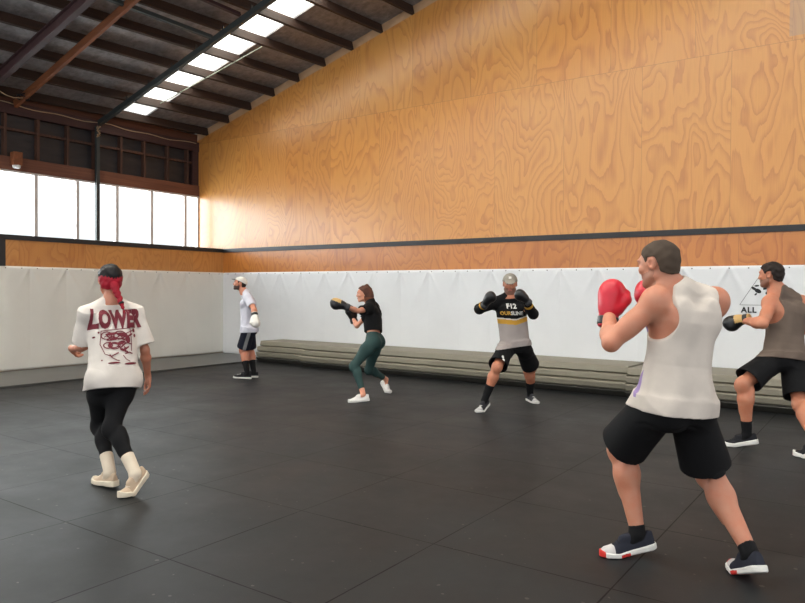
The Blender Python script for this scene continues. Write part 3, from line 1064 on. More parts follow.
def hand_chain(F, W, X, Y, Z, s, thumb_sign, curl=(18, 24, 18)):
    """open relaxed hand: Y to the fingers, Z back of the hand, thumb on thumb_sign * X"""
    w = lambda x, y, z: W + s * (x * thumb_sign * X + y * Y + z * Z)
    F.put(ell(w(0, 0.048, 0), [X, Y, Z], np.array((0.041, 0.052, 0.0155)) * s), 0.015 * s)
    F.put(ell(w(0.020, 0.035, -0.008), [X, Y, Z], np.array((0.020, 0.034, 0.015)) * s), 0.012 * s)
    F.put(cone(w(0, -0.02, 0), w(0, 0.03, 0), 0.024 * s, 0.022 * s), 0.02 * s)
    for i, (x, L) in enumerate(((0.030, 0.072), (0.010, 0.080), (-0.010, 0.074), (-0.029, 0.058))):
        p = np.array((x * 0.95, 0.086 - 0.006 * abs(i - 1), 0.0))
        ang = 0.0
        r = 0.0092 if i < 3 else 0.008
        F.put(cone(w(x * 0.7, 0.05, 0), w(*p), 0.011 * s, r * s * 1.05), 0.006 * s)
        for k, fr in enumerate((0.44, 0.32, 0.24)):
            ang += math.radians(curl[k] + 3 * i)
            q = p + L * fr * np.array((x * 1.2 * (1 if k == 0 else 0.3), math.cos(ang), -math.sin(ang)))
            F.put(cone(w(*p), w(*q), r * s, r * 0.92 * s), 0.003 * s)
            p = q; r *= 0.92
    t = [(0.022, 0.012, -0.006), (0.048, 0.045, -0.016), (0.057, 0.076, -0.024), (0.056, 0.099, -0.030)]
    for a, b, ra, rb in ((t[0], t[1], 0.015, 0.0125), (t[1], t[2], 0.0118, 0.0105), (t[2], t[3], 0.0105, 0.0085)):
        F.put(cone(w(*a), w(*b), ra * s, rb * s), 0.006 * s)

def frames(J):
    """handy directions of the posed body"""
    pv, ch = V(*J['pelvis']), V(*J['chest'])
    up = nrm(ch - pv)
    hr, sr = nrm(J['hip_r']), nrm(J['sh_r'])
    hf = nrm(np.cross(up, hr)); sf = nrm(np.cross(up, sr))
    return pv, ch, up, hr, sr, hf, sf

def build_body(J, female=False, h=0.006, bulk=1.0, bare='', head=1.0):
    S = J['S']; s = S / 1.78
    J = {k: (np.array(v, float) if not np.isscalar(v) else v) for k, v in J.items()}
    pts = np.array([v for k, v in J.items() if isinstance(v, np.ndarray) and k not in ('sh_r', 'hip_r', 'head_f', 'head_r')])
    lo, hi = pts.min(0) - 0.27, pts.max(0) + 0.27
    lo[2] = max(lo[2], -0.03); hi[2] = J['head'][2] + 0.17
    F = Field(lo, hi, h)
    pv, ch, up, hr, sr, hf, sf = frames(J)
    if female:
        prof = [(-0.20, .125, .080), (-0.06, .165, .105, 0, -.008), (0.08, .165, .105), (0.25, .145, .09), (0.45, .118, .082), (0.65, .130, .095), (0.80, .145, .100), (0.92, .150, .085), (0.99, .11, .060), (1.06, .055, .045)]
    else:
        prof = [(-0.20, .130, .088), (-0.06, .165, .110, 0, -.004), (0.08, .165, .110), (0.25, .155, .105), (0.45, .150, .104, 0, .004), (0.65, .168, .118, 0, .004), (0.80, .182, .122), (0.92, .182, .105), (0.99, .13, .070), (1.05, .06, .05)]
    prof = [(q[0], q[1] * s * bulk, q[2] * s * bulk) + tuple(v * s for v in q[3:]) for q in prof]
    F.put(loft(pv, ch, hr, sr, prof, 2.2), 0.03)
    mr = 1.0 if not female else 0.80
    for k, sg in (('L', -1), ('R', 1)):
        sh, el, wr = J['sh' + k], J['el' + k], J['wr' + k]
        hp, kn, an, toe = J['hip' + k], J['kn' + k], J['an' + k], J['toe' + k]
        # shoulder yoke, trapezius, deltoid
        F.put(cone(J['neck'] + up * 0.0 * s, sh + up * 0.010 * s, 0.060 * s * mr, 0.050 * s * mr), 0.06 * s)
        F.put(cone(J['neck'] + up * 0.012 * s, ch + sr * sg * 0.07 * s + up * 0.012 * s, 0.045 * s * mr, 0.045 * s * mr), 0.05 * s)
        F.put(ell(sh + sr * sg * 0.008 * s - up * 0.012 * s, [sr, sf, up], np.array((.058, .062, .068)) * s * mr * bulk), 0.05 * s)
        m = sh * 0.5 + el * 0.5
        F.put(cone(sh, el, 0.050 * s * mr * bulk, 0.040 * s * mr), 0.05 * s)
        ad = nrm(el - sh)
        F.put(ell(sh * 0.45 + el * 0.55, [ad, nrm(np.cross(ad, sr + 1e-3)), nrm(np.cross(ad, np.cross(ad, sr + 1e-3)))], np.array((.105, .052, .050)) * s * mr * bulk), 0.03 * s)
        f1 = el + (wr - el) * 0.28
        F.put(cone(el, f1, 0.040 * s * mr, 0.047 * s * mr * bulk), 0.03 * s)
        F.put(cone(f1, wr, 0.046 * s * mr * bulk, 0.029 * s * mr), 0.03 * s)
        # shoulder blade / chest
        F.put(ell(ch + sr * sg * 0.085 * s - up * 0.085 * s - sf * 0.085 * s, [sr, sf, up], np.array((.062, .035, .085)) * s * mr), 0.04 * s)
        if female:
            F.put(ell(ch + sr * sg * 0.075 * s - up * 0.15 * s + sf * 0.085 * s, [sr, sf, up], np.array((.062, .055, .060)) * s), 0.035 * s)
        else:
            F.put(ell(ch + sr * sg * 0.080 * s - up * 0.10 * s + sf * 0.090 * s, [sr, sf, up], np.array((.085, .040, .062)) * s), 0.04 * s)
        # leg
        lf = kn - (hp + an) / 2
        lf = lf - nrm(an - hp) * (lf @ nrm(an - hp))
        lf = nrm(nrm(lf) * min(1, np.linalg.norm(lf) / 0.06) + hf * 0.6)
        bt = 1.06 if female else bulk
        cb = 0.84 if female else bulk * 1.05
        F.put(ell(hp - hf * 0.055 * s + up * 0.01 * s, [hr, hf, up], np.array((.092, .085, .100)) * s), 0.05 * s)
        th = hp + (kn - hp) * 0.30
        F.put(cone(hp, th, 0.092 * s * bt, 0.088 * s * bt), 0.04 * s)
        F.put(cone(th + lf * 0.008 * s, kn, 0.086 * s * bt, 0.054 * s), 0.04 * s)
        F.put(ell(kn + lf * 0.014 * s, [nrm(np.cross(lf, kn - an)), lf, nrm(kn - an)], np.array((.044, .042, .055)) * s), 0.05 * s)
        cf = kn + (an - kn) * 0.30
        F.put(cone(kn, cf - lf * 0.012 * s, 0.051 * s, 0.058 * s * cb), 0.05 * s)
        F.put(cone(cf - lf * 0.012 * s, an, 0.058 * s * cb, 0.036 * s), 0.04 * s)
        sd = nrm(an - kn)
        F.put(ell(kn + (an - kn) * 0.30 - lf * 0.026 * s, [nrm(np.cross(lf, sd)), lf, sd], np.array((.050, .040, .110)) * s * cb), 0.03 * s)
        # foot inside the shoe
        fm = an * 0.40 + toe * 0.60
        F.put(cone(an * 0.9 + toe * 0.1, fm, 0.033 * s, 0.020 * s), 0.02 * s)
    # neck
    c, A = head_frame(J)
    hs = head * S / (1.80 if not female else 1.74)
    F.put(cone(J['neck'] - up * 0.02, c + A[2] * -0.045 * hs - A[1] * 0.022 * hs, (0.058 if not female else 0.048) * s, (0.056 if not female else 0.046) * s), 0.05 * s)
    add_head(F, J, female, hs)
    for k, sg in (('L', -1), ('R', 1)):
        wr = J['wr' + k]; Y = nrm(J[{'L': 'hand_left', 'R': 'hand_right'}[k]] - wr)
        if k in bare:
            # relaxed hand: back of the hand outwards, thumb forwards
            Z = sr * sg * 0.9 - sf * 0.2
            Z = nrm(Z - Y * (Z @ Y)); X = nrm(np.cross(Y, Z))
            ts = 1 if X @ sf > 0 else -1
            hand_chain(F, wr, X, Y, Z, s * 0.98, ts)
        else:
            F.put(cone(wr, wr + Y * 0.085 * s, 0.030 * s, 0.034 * s), 0.02)
    return F, J, hs

SKINS = {}
def skin_mat(name, rgb):
    if name in SKINS: return SKINS[name]
    t = NT(name)
    p, x, y, z = t.pos()
    n = t.noise(p, 14.0, 3)
    c = lin(rgb)
    red = (min(1, c[0] * 1.0), c[1] * 0.86, c[2] * 0.80)
    t.link(t.ramp(n, [(0.35, red), (0.65, c)]), t.b.inputs['Base Color'])
    t.b.inputs['Roughness'].default_value = 0.48
    t.b.inputs['Specular IOR Level'].default_value = 0.4
    t.b.inputs['Subsurface Weight'].default_value = 0.12
    t.b.inputs['Subsurface Radius'].default_value = (0.012, 0.005, 0.003)
    t.b.inputs['Subsurface Scale'].default_value = 1.0
    SKINS[name] = t.m
    return t.m
M_LIP = simple('lip_skin', (168, 96, 86), 0.45)
M_EYEW = simple('eye_white', (214, 208, 200), 0.25)
M_IRIS = simple('eye_iris', (52, 36, 28), 0.2)
M_BROW = simple('brow_hair', (58, 42, 34), 0.7)

def emit_body(F, J, hs, skin, root, beard=None, stubble=None, female=False):
    P, Fc = F.mesh()
    C = P[Fc].mean(1)
    c, A = head_frame(J)
    r, f, u = [q for q in ((C - c) / hs @ A.T).T]
    mi = np.zeros(len(Fc), int)
    near = (np.abs(r) < 0.12) & (np.abs(f) < 0.14) & (np.abs(u) < 0.15)
    ar = np.abs(r)
    lips = near & (f > 0.080) & (ar < 0.021) & (u < -0.053) & (u > -0.076)
    ex, eu = ar - 0.032, u - 0.009
    eye = near & (f > 0.082) & ((ex / 0.0125) ** 2 + (eu / 0.0065) ** 2 < 1)
    iris = eye & (ex ** 2 + eu ** 2 < 0.0058 ** 2)
    brow = near & (f > 0.07) & (ar > 0.014) & (ar < 0.050) & (np.abs(u - (0.031 - 0.10 * np.abs(ar - 0.03))) < 0.0045)
    if stubble is not None or beard is not None:
        jaw = near & (u < -0.030) & (u > -0.125) & (f > 0.0) & ~((f > 0.095) & (u > -0.045)) & (u < -0.045 + 0.25 * np.maximum(0.06 - f, 0) + 0.0) & ~lips
        jaw |= near & (u < 0.0) & (u > -0.06) & (f > -0.004) & (f < 0.022) & (ar > 0.055) & (ar < 0.074)
        mi[jaw] = 5
    mi[lips] = 1; mi[eye] = 2; mi[iris] = 3; mi[brow] = 4
    mats = [skin, M_LIP, M_EYEW, M_IRIS, M_BROW, beard or stubble or skin]
    return mesh_obj('body', P, Fc, mats, root, True, mi)

def emit(F, name, mats, root, matfn=None):
    P, Fc = F.mesh()
    mi = None
    if matfn is not None:
        mi = matfn(P[Fc].mean(1))
    return mesh_obj(name, P, Fc, mats, root, True, mi), P, Fc

def region(F, lo, hi):
    """sub-field covering only a box, so small garments stay cheap"""
    a, b = F._sl(lo, hi)
    c = Field.__new__(Field)
    c.h = F.h; c.lo = (F.lo + F.h * a).astype(np.float32); c.n = b - a
    c.g = F.g[a[0]:b[0], a[1]:b[1], a[2]:b[2]].copy()
    for ax in range(3):
        sl = [slice(None)] * 3
        for e in (0, -1):
            sl[ax] = e
            c.g[tuple(sl)] = np.maximum(c.g[tuple(sl)], 0.5 * F.h)
    return c

def seg_dist(a, b):
    a, b = V(*a), V(*b); ba = b - a; l2 = ba @ ba
    def fn(x, y, z):
        px, py, pz = x - a[0], y - a[1], z - a[2]
        t = np.clip((px * ba[0] + py * ba[1] + pz * ba[2]) / l2, 0, 1)
        return np.sqrt((px - t * ba[0]) ** 2 + (py - t * ba[1]) ** 2 + (pz - t * ba[2]) ** 2)
    return fn

def tight(F, J, off, specs, box):
    """garment that follows the body: specs is a list of (segment a, b, reach, start fraction, end fraction)"""
    g = region(F, *box)
    g.g = g.g - off
    ax = g.axes(np.zeros(3, int), g.n)
    keep = np.full(g.g.shape, 1.0, np.float32)
    for a, b, reach, t0, t1 in specs:
        a, b = V(*a), V(*b); d = b - a; L = np.linalg.norm(d); d = d / L
        t = ((ax[0] - a[0]) * d[0] + (ax[1] - a[1]) * d[1] + (ax[2] - a[2]) * d[2])
        q = np.maximum(np.maximum(t0 * L - t, t - t1 * L), seg_dist(a, b)(*ax) - reach)
        keep = np.minimum(keep, q)
    g.g = np.maximum(g.g, keep)
    return g

def put_shoe(J, k, geo, mats, root, name='shoe', bend=True):
    an, toe = J['an' + k], J['toe' + k]
    sc = np.linalg.norm(toe - an) / 0.164
    e = nrm(toe - an)
    hz = nrm((e[0], e[1], 0))
    lat = nrm(np.cross(e, (0, 0, 1)))
    a = math.atan2(0.10, 0.13)
    # pitch e up by the fixed shoe angle
    upv = nrm(np.cross(lat, e))
    Y = nrm(e * math.cos(a) + upv * math.sin(a)); Z = nrm(np.cross(lat, Y))
    pitch = math.asin(np.clip(-Y[2], -1, 1))
    o = an - sc * (Y * 0.075 + Z * 0.100)
    bd = np.clip(pitch, 0, math.radians(38)) if bend else 0.0
    def tf(P):
        P = P.copy()
        yb = 0.195
        t = np.clip((P[:, 1] - yb) / 0.04, 0, 1)
        ang = bd * t
        dy = P[:, 1] - yb
        m = dy > 0
        zz = P[:, 2] - 0.0
        P[m, 1] = yb + dy[m] * np.cos(ang[m]) - zz[m] * np.sin(ang[m])
        P[m, 2] = dy[m] * np.sin(ang[m]) + zz[m] * np.cos(ang[m])
        Q = P.copy(); Q[:, 0] *= (1 if k == 'R' else -1)
        return place(Q, o, lat, Y, Z, sc)
    U, S, Lc = geo
    fl = (lambda F: F) if k == 'R' else (lambda F: F[:, ::-1])
    low = min(tf(S[0])[:, 2].min(), tf(U[0])[:, 2].min())
    dz = V(0, 0, 0.002 - low) if J.get('drop' + k, True) else V(0, 0, 0)
    sh = mesh_obj(name, tf(U[0]) + dz, fl(U[1]), mats[0], root)
    if len(mats) > 3 and mats[3] is not None:
        # toe cap in a second colour
        me = sh.data; me.materials.append(mats[3])
        cy = U[0][U[1]].mean(1)
        me.polygons.foreach_set('material_index', ((cy[:, 1] > 0.235)).astype(np.int32))
    so = mesh_obj('sole', tf(S[0]) + dz, fl(S[1]), mats[1], sh)
    if len(mats) > 4 and mats[4] is not None:
        me = so.data; me.materials.append(mats[4])
        cy = S[0][S[1]].mean(1)
        me.polygons.foreach_set('material_index', ((cy[:, 1] > 0.15) & (cy[:, 1] < 0.20) & (cy[:, 2] < 0.02) | (cy[:, 1] > 0.285)).astype(np.int32))
    mesh_obj('laces', tf(Lc[0]) + dz, fl(Lc[1]), mats[2], sh)
    return sh

def put_glove(J, k, back, mats, root, s):
    """mats: body, cuff, strap, front patch or None"""
    wr = J['wr' + k]; Y = nrm(J[{'L': 'hand_left', 'R': 'hand_right'}[k]] - wr)
    Z = np.array(back, float); Z = nrm(Z - Y * (Z @ Y)); X = nrm(np.cross(Y, Z))
    mir = 1 if k == 'R' else -1
    def tf(P):
        Q = P.copy(); Q[:, 0] *= mir
        return place(Q, wr, X, Y, Z, s)
    fl = (lambda F: F) if k == 'R' else (lambda F: F[:, ::-1])
    g = mesh_obj('boxing_glove', tf(GLOVE[0][0]), fl(GLOVE[0][1]), mats[0], root)
    if len(mats) > 3:
        me = g.data; me.materials.append(mats[3])
        c = GLOVE[0][0][GLOVE[0][1]].mean(1)
        me.polygons.foreach_set('material_index', mats[4](c).astype(np.int32))
    mesh_obj('cuff', tf(GLOVE[1][0]), fl(GLOVE[1][1]), mats[1], g)
    mesh_obj('wrist_strap', tf(GLOVE[2][0]), fl(GLOVE[2][1]), mats[2], g)
    return g

def hair_cap(F, J, hs, thick, line, mats, root, matfn=None, rough=0.0025, extra=None, lo=-0.14, name='hair'):
    """hair that follows the skull; line: (front, height) pairs giving the lower edge seen from the side"""
    c, A = head_frame(J)
    R = 0.15 * hs + 0.09
    g = region(F, c - R, c + R)
    g.g[:] = 1.0
    w = lambda r, f, u: c + hs * (r * A[0] + f * A[1] + u * A[2])
    t = thick
    g.put(ell(w(0, -0.010, 0.030), A, np.array((0.076 + t, 0.098 + t, 0.086 + t)) * hs), 0.01, 'u', 0.06)
    g.put(ell(w(0, -0.035, -0.030), A, np.array((0.064 + t * .8, 0.060 + t * .8, 0.070)) * hs), 0.03, 'u', 0.06)
    line = np.array(line)
    def cl(x, y, z):
        r, f, u = hl(x, y, z, c, A, hs)
        # keep the ears clear
        e = np.interp(f, line[:, 0], line[:, 1])
        return (e - u) * hs * 0.75
    g.clip(cl)
    if rough:
        rr = np.random.default_rng(3).uniform(0, 6, 6)
        g.add(lambda x, y, z: rough * (np.sin(95 * x + rr[0] + 3 * np.sin(40 * z)) * np.sin(90 * y + rr[1]) + 0.6 * np.sin(120 * z + rr[2] + 2 * np.sin(50 * x))))
    if extra: extra(g, w, A)
    return emit(g, name, mats, root, matfn)[0]

JOINTS = {
 'front': dict(S=1.82, pelvis=(11.401, -6.775, 0.874), chest=(11.455, -6.756, 1.405), sh_r=(0.576, 0.817, 0.0), shR=(11.564, -6.602, 1.405), shL=(11.346, -6.911, 1.405), hip_r=(0.533, 0.846, 0.0), hipR=(11.451, -6.695, 0.847), hipL=(11.35, -6.855, 0.847), neck=(11.394, -6.798, 1.456), head_f=(-0.956, 0.259, -0.139), head_r=(0.262, 0.965, 0.0), head=(11.337, -6.835, 1.597), elL=(11.15, -7.02, 1.186), wrL=(11.063, -6.796, 1.334), hand_left=(11.068, -6.763, 1.449), knL=(11.085, -6.647, 0.56), anL=(11.208, -6.711, 0.127), toeL=(11.123, -6.779, 0.0), elR=(11.416, -6.481, 1.157), wrR=(11.236, -6.4, 1.358), hand_right=(11.15, -6.425, 1.479), knR=(11.523, -6.502, 0.456), anR=(11.768, -6.723, 0.148), toeR=(11.719, -6.663, 0.0)),
 'right': dict(S=1.8, pelvis=(11.508, -3.065, 0.841), chest=(11.507, -2.969, 1.354), sh_r=(0.627, 0.779, 0.0), shR=(11.625, -2.823, 1.354), shL=(11.39, -3.115, 1.354), hip_r=(0.627, 0.779, 0.0), hipR=(11.567, -2.993, 0.814), hipL=(11.449, -3.138, 0.814), neck=(11.435, -3.017, 1.468), head_f=(-0.987, 0.154, -0.035), head_r=(0.154, 0.988, 0.0), head=(11.385, -3.049, 1.622), elL=(11.363, -3.355, 1.16), wrL=(11.156, -3.17, 1.186), hand_left=(11.045, -3.14, 1.152), knL=(11.212, -3.423, 0.597), anL=(11.245, -3.379, 0.124), toeL=(11.142, -3.417, 0.0), elR=(11.652, -2.669, 1.086), wrR=(11.549, -2.618, 1.34), hand_right=(11.46, -2.628, 1.48), knR=(11.66, -3.211, 0.426), anR=(11.808, -3.542, 0.151), toeR=(11.742, -3.534, 0.0)),
 'center': dict(S=1.74, pelvis=(8.511, -2.671, 0.793), chest=(8.448, -2.692, 1.302), sh_r=(-0.856, -0.518, 0.0), shR=(8.293, -2.786, 1.302), shL=(8.603, -2.599, 1.302), hip_r=(-0.753, -0.658, -0.0), hipR=(8.443, -2.731, 0.767), hipL=(8.579, -2.611, 0.767), neck=(8.447, -2.692, 1.377), head_f=(0.439, -0.893, -0.105), head_r=(-0.897, -0.441, 0.0), head=(8.444, -2.69, 1.539), elL=(8.8, -2.785, 1.176), wrL=(8.804, -2.994, 1.347), hand_left=(8.742, -3.056, 1.429), knL=(8.56, -2.301, 0.478), anL=(8.464, -2.111, 0.099), toeL=(8.559, -2.194, 0.0), elR=(8.223, -3.068, 1.229), wrR=(8.408, -3.248, 1.308), hand_right=(8.48, -3.26, 1.403), knR=(8.479, -3.089, 0.54), anR=(8.329, -3.117, 0.133), toeR=(8.331, -3.206, -0.0)),
 'girl': dict(S=1.6, pelvis=(6.624, -3.086, 0.764), chest=(6.517, -2.995, 1.206), sh_r=(-0.382, 0.924, 0.0), shR=(6.453, -2.841, 1.206), shL=(6.58, -3.149, 1.206), hip_r=(-0.3, 0.954, 0.0), hipR=(6.599, -3.007, 0.74), hipL=(6.649, -3.166, 0.74), neck=(6.493, -3.01, 1.288), head_f=(-0.738, -0.674, -0.035), head_r=(-0.675, 0.738, 0.0), head=(6.424, -3.056, 1.397), elL=(6.612, -3.421, 1.176), wrL=(6.569, -3.655, 1.244), hand_left=(6.461, -3.746, 1.295), knL=(6.565, -3.439, 0.452), anL=(6.764, -3.49, 0.1), toeL=(6.689, -3.568, 0.0), elR=(6.266, -3.008, 0.952), wrR=(6.085, -2.873, 1.054), hand_right=(6.05, -2.897, 1.181), knR=(6.459, -2.978, 0.351), anR=(6.483, -2.612, 0.19), toeR=(6.505, -2.619, 0.045)),
 'woman': dict(S=1.68, pelvis=(7.569, -7.55, 0.788), chest=(7.477, -7.499, 1.263), sh_r=(0.25, 0.968, 0.0), shR=(7.521, -7.33, 1.263), shL=(7.433, -7.668, 1.263), hip_r=(0.13, 0.992, 0.0), hipR=(7.581, -7.463, 0.763), hipL=(7.558, -7.636, 0.763), neck=(7.476, -7.498, 1.347), head_f=(-0.954, 0.3, 0.0), head_r=(0.3, 0.954, 0.0), head=(7.461, -7.506, 1.514), elL=(7.302, -7.621, 1.011), wrL=(7.049, -7.572, 0.971), hand_left=(6.99, -7.496, 0.899), knL=(7.402, -7.552, 0.401), anL=(7.683, -7.646, 0.105), toeL=(7.569, -7.639, 0.0), elR=(7.581, -7.285, 0.973), wrR=(7.49, -7.194, 0.747), hand_right=(7.512, -7.191, 0.629), knR=(7.696, -7.639, 0.434), anR=(7.97, -7.633, 0.146), toeR=(7.98, -7.681, 0.0)),
 'corner': dict(S=1.66, pelvis=(3.824, -2.748, 0.825), chest=(3.808, -2.757, 1.31), sh_r=(-0.736, 0.677, 0.0), shR=(3.681, -2.64, 1.31), shL=(3.935, -2.874, 1.31), hip_r=(-0.736, 0.677, 0.0), hipR=(3.76, -2.69, 0.8), hipL=(3.887, -2.806, 0.8), neck=(3.767, -2.784, 1.391), head_f=(-0.636, -0.743, 0.208), head_r=(-0.759, 0.651, 0.0), head=(3.698, -2.829, 1.536), elL=(4.153, -2.949, 1.143), wrL=(4.331, -3.094, 1.026), hand_left=(4.382, -3.121, 0.921), knL=(3.681, -2.745, 0.46), anL=(3.845, -2.803, 0.082), toeL=(3.765, -2.904, 0.0), elR=(3.618, -2.493, 1.074), wrR=(3.487, -2.415, 0.866), hand_right=(3.469, -2.421, 0.748), knR=(3.624, -2.541, 0.443), anR=(3.789, -2.605, 0.084), toeR=(3.709, -2.704, 0.0)),
}

# ------------------------------------------------------------------ garments shared by several people
def dirs(J):
    return frames(J)
def tee(F, J, s, prof, hem, sl_frac, sl_r0, sl_r1, neck_r=0.075, fold=0.004, seed=1, long=False, over=None, collar=0.0, shr=1.0):
    pv, ch, up, hr, sr, hf, sf = dirs(J)
    lo = np.min([J['elL'], J['elR'], J['wrL'] if long else J['elL'], J['wrR'] if long else J['elR'], pv - up * 0.2, ch], 0) - 0.22
    hi = np.max([J['elL'], J['elR'], J['wrL'] if long else J['elL'], J['wrR'] if long else J['elR'], pv, ch + up * 0.12, J['neck']], 0) + 0.22
    g = region(F, lo, hi); g.g[:] = 1.0
    P = [(q[0], q[1] * s, q[2] * s) + tuple(v * s for v in q[3:]) for q in prof]
    g.put(loft(pv, ch, hr, sr, P, 2.2), 0.03)
    for k, sg in (('L', -1), ('R', 1)):
        sh, el, wr = J['sh' + k], J['el' + k], J['wr' + k]
        g.put(cone(J['neck'] + up * 0.012 * s, sh + up * 0.006 * s, 0.066 * s * shr, 0.066 * s * shr), 0.05 * s)
        g.put(ell(sh - up * 0.01 * s, [sr, sf, up], np.array((.068, .070, .074)) * s * shr), 0.05 * s)
        if long:
            g.put(cone(sh, el, sl_r0 * s, sl_r1 * s), 0.04 * s)
            g.put(cone(el, el + (wr - el) * 0.93, sl_r1 * s, 0.048 * s), 0.03 * s)
        else:
            e = sh + (el - sh) * sl_frac
            d = nrm(el - sh)
            drop = V(0, 0, -0.010)
            g.put(loft(sh, e + drop, np.cross(d, sr + V(0.01, 0, 0.02)), np.cross(d, sr + V(0.01, 0, 0.02)), [(-0.1, sl_r0 * s * .9, sl_r0 * s * .9), (0.3, sl_r0 * s, sl_r0 * s), (1.0, sl_r1 * s, sl_r1 * s)], 2.0), 0.04 * s)
    # keep the body inside the cloth
    t = region(F, lo, hi)
    lim = loft(pv, ch, hr, sr, [(-0.3, .185, .22), (0.5, .185, .22), (0.8, .185, .2), (1.0, .19, .2), (1.1, .15, .2)], 2.0)
    b_ = t.copy(); b_.g[:] = 1.0; b_.put(lim, 0.001)
    t.g = np.maximum(t.g - 0.008, b_.g)
    tx_ = t.axes(np.zeros(3, int), t.n)
    for k in 'LR':
        if not long: t.g = np.maximum(t.g, (0.085 * s - seg_dist(J['sh' + k] * 0.15 + J['el' + k] * 0.85, J['wr' + k])(*tx_)).astype(np.float32))
    g.g = np.minimum(g.g, t.g)
    if over is not None: overlay(g, over, 0.008)
    if fold: folds(g, up, fold, 46, seed)
    g.clip(plane(pv + up * hem * np.linalg.norm(ch - pv), -up))
    L = np.linalg.norm(ch - pv)
    inner = [(max(q[0], hem - 0.02), q[1] - 0.022, q[2] - 0.022) + tuple(q[3:]) for q in P if q[0] <= hem + 0.3]
    if len(inner) > 1:
        inn = [(hem - 0.06, inner[0][1], inner[0][2]) + tuple(inner[0][3:]), (hem + 0.07, inner[0][1], inner[0][2]) + tuple(inner[0][3:])]
        g.put(loft(pv, ch, hr, sr, inn, 2.2), 0.004, 's')
    if not long:
        for k in 'LR':
            sh, el = J['sh' + k], J['el' + k]
            d = nrm(el - sh); e = sh + (el - sh) * sl_frac + V(0, 0, -0.010)
            g.put(cone(e - d * 0.02, e + d * 0.05, sl_r1 * s - 0.024, sl_r1 * s - 0.022), 0.004, 's')
    nd = nrm(J['head'] - J['neck']); nb = J['neck'] + nd * (0.045 * s + collar) + up * 0.015
    g.put(ell(nb, [sr, np.cross(nd, sr), nd], (neck_r * s, (neck_r + 0.004) * s, 0.052 * s)), 0.006, 's')
    return g

def tank(F, J, s, prof, hem, fold=0.004, seed=1, over=None):
    pv, ch, up, hr, sr, hf, sf = dirs(J)
    lo = np.min([pv - up * 0.2, ch, J['neck']], 0) - 0.30
    hi = np.max([pv, ch + up * 0.1, J['neck']], 0) + 0.30
    g = region(F, lo, hi)
    b_ = g.copy(); b_.g[:] = 1.0
    b_.put(loft(pv, ch, hr, sr, [(-0.4, .23 * s, .20 * s), (0.6, .21 * s, .20 * s), (0.78, .19 * s, .2 * s), (0.92, .155 * s, .2 * s), (1.05, .135 * s, .2 * s), (1.3, .12 * s, .2 * s)], 2.6), 0.001)
    g.g = np.maximum(g.g - 0.010, b_.g)
    P = [(q[0], q[1] * s, q[2] * s) + tuple(v * s for v in q[3:]) for q in prof]
    l_ = g.copy(); l_.g[:] = 1.0
    l_.put(loft(pv, ch, hr, sr, P, 2.2), 0.001)
    k = 0.03
    h = np.maximum(k - np.abs(g.g - l_.g), 0) / k
    g.g = np.minimum(g.g, l_.g) - h * h * k * 0.25
    if over is not None: overlay(g, over, 0.008)
    if fold: folds(g, nrm(up + 0.45 * sr), fold, 55, seed)
    for kk, sg in (('L', -1), ('R', 1)):
        sh, el = J['sh' + kk], J['el' + kk]
        c0 = sh + sr * sg * 0.022 * s - up * 0.072 * s
        g.put(ell(c0, [sr, sf, up], np.array((.084, .26, .125)) * s), 0.008, 's')
    nd = nrm(J['head'] - J['neck'])
    g.put(ell(J['neck'] + nd * 0.068 * s + up * 0.016 - sf * 0.014 * s, [sr, np.cross(nd, sr), nd], np.array((.080, .088, .064)) * s), 0.006, 's')
    g.put(ell(J['neck'] + up * 0.0 * s + sf * 0.13, [sr, sf, up], np.array((.075, .10, .090)) * s), 0.006, 's')
    g.clip(plane(pv + up * hem * np.linalg.norm(ch - pv), -up))
    q0 = P[0]
    inn = [(hem - 0.06, q0[1] - 0.022, q0[2] - 0.022) + tuple(q0[3:]), (hem + 0.06, q0[1] - 0.022, q0[2] - 0.022) + tuple(q0[3:])]
    g.put(loft(pv, ch, hr, sr, inn, 2.2), 0.004, 's')
    return g

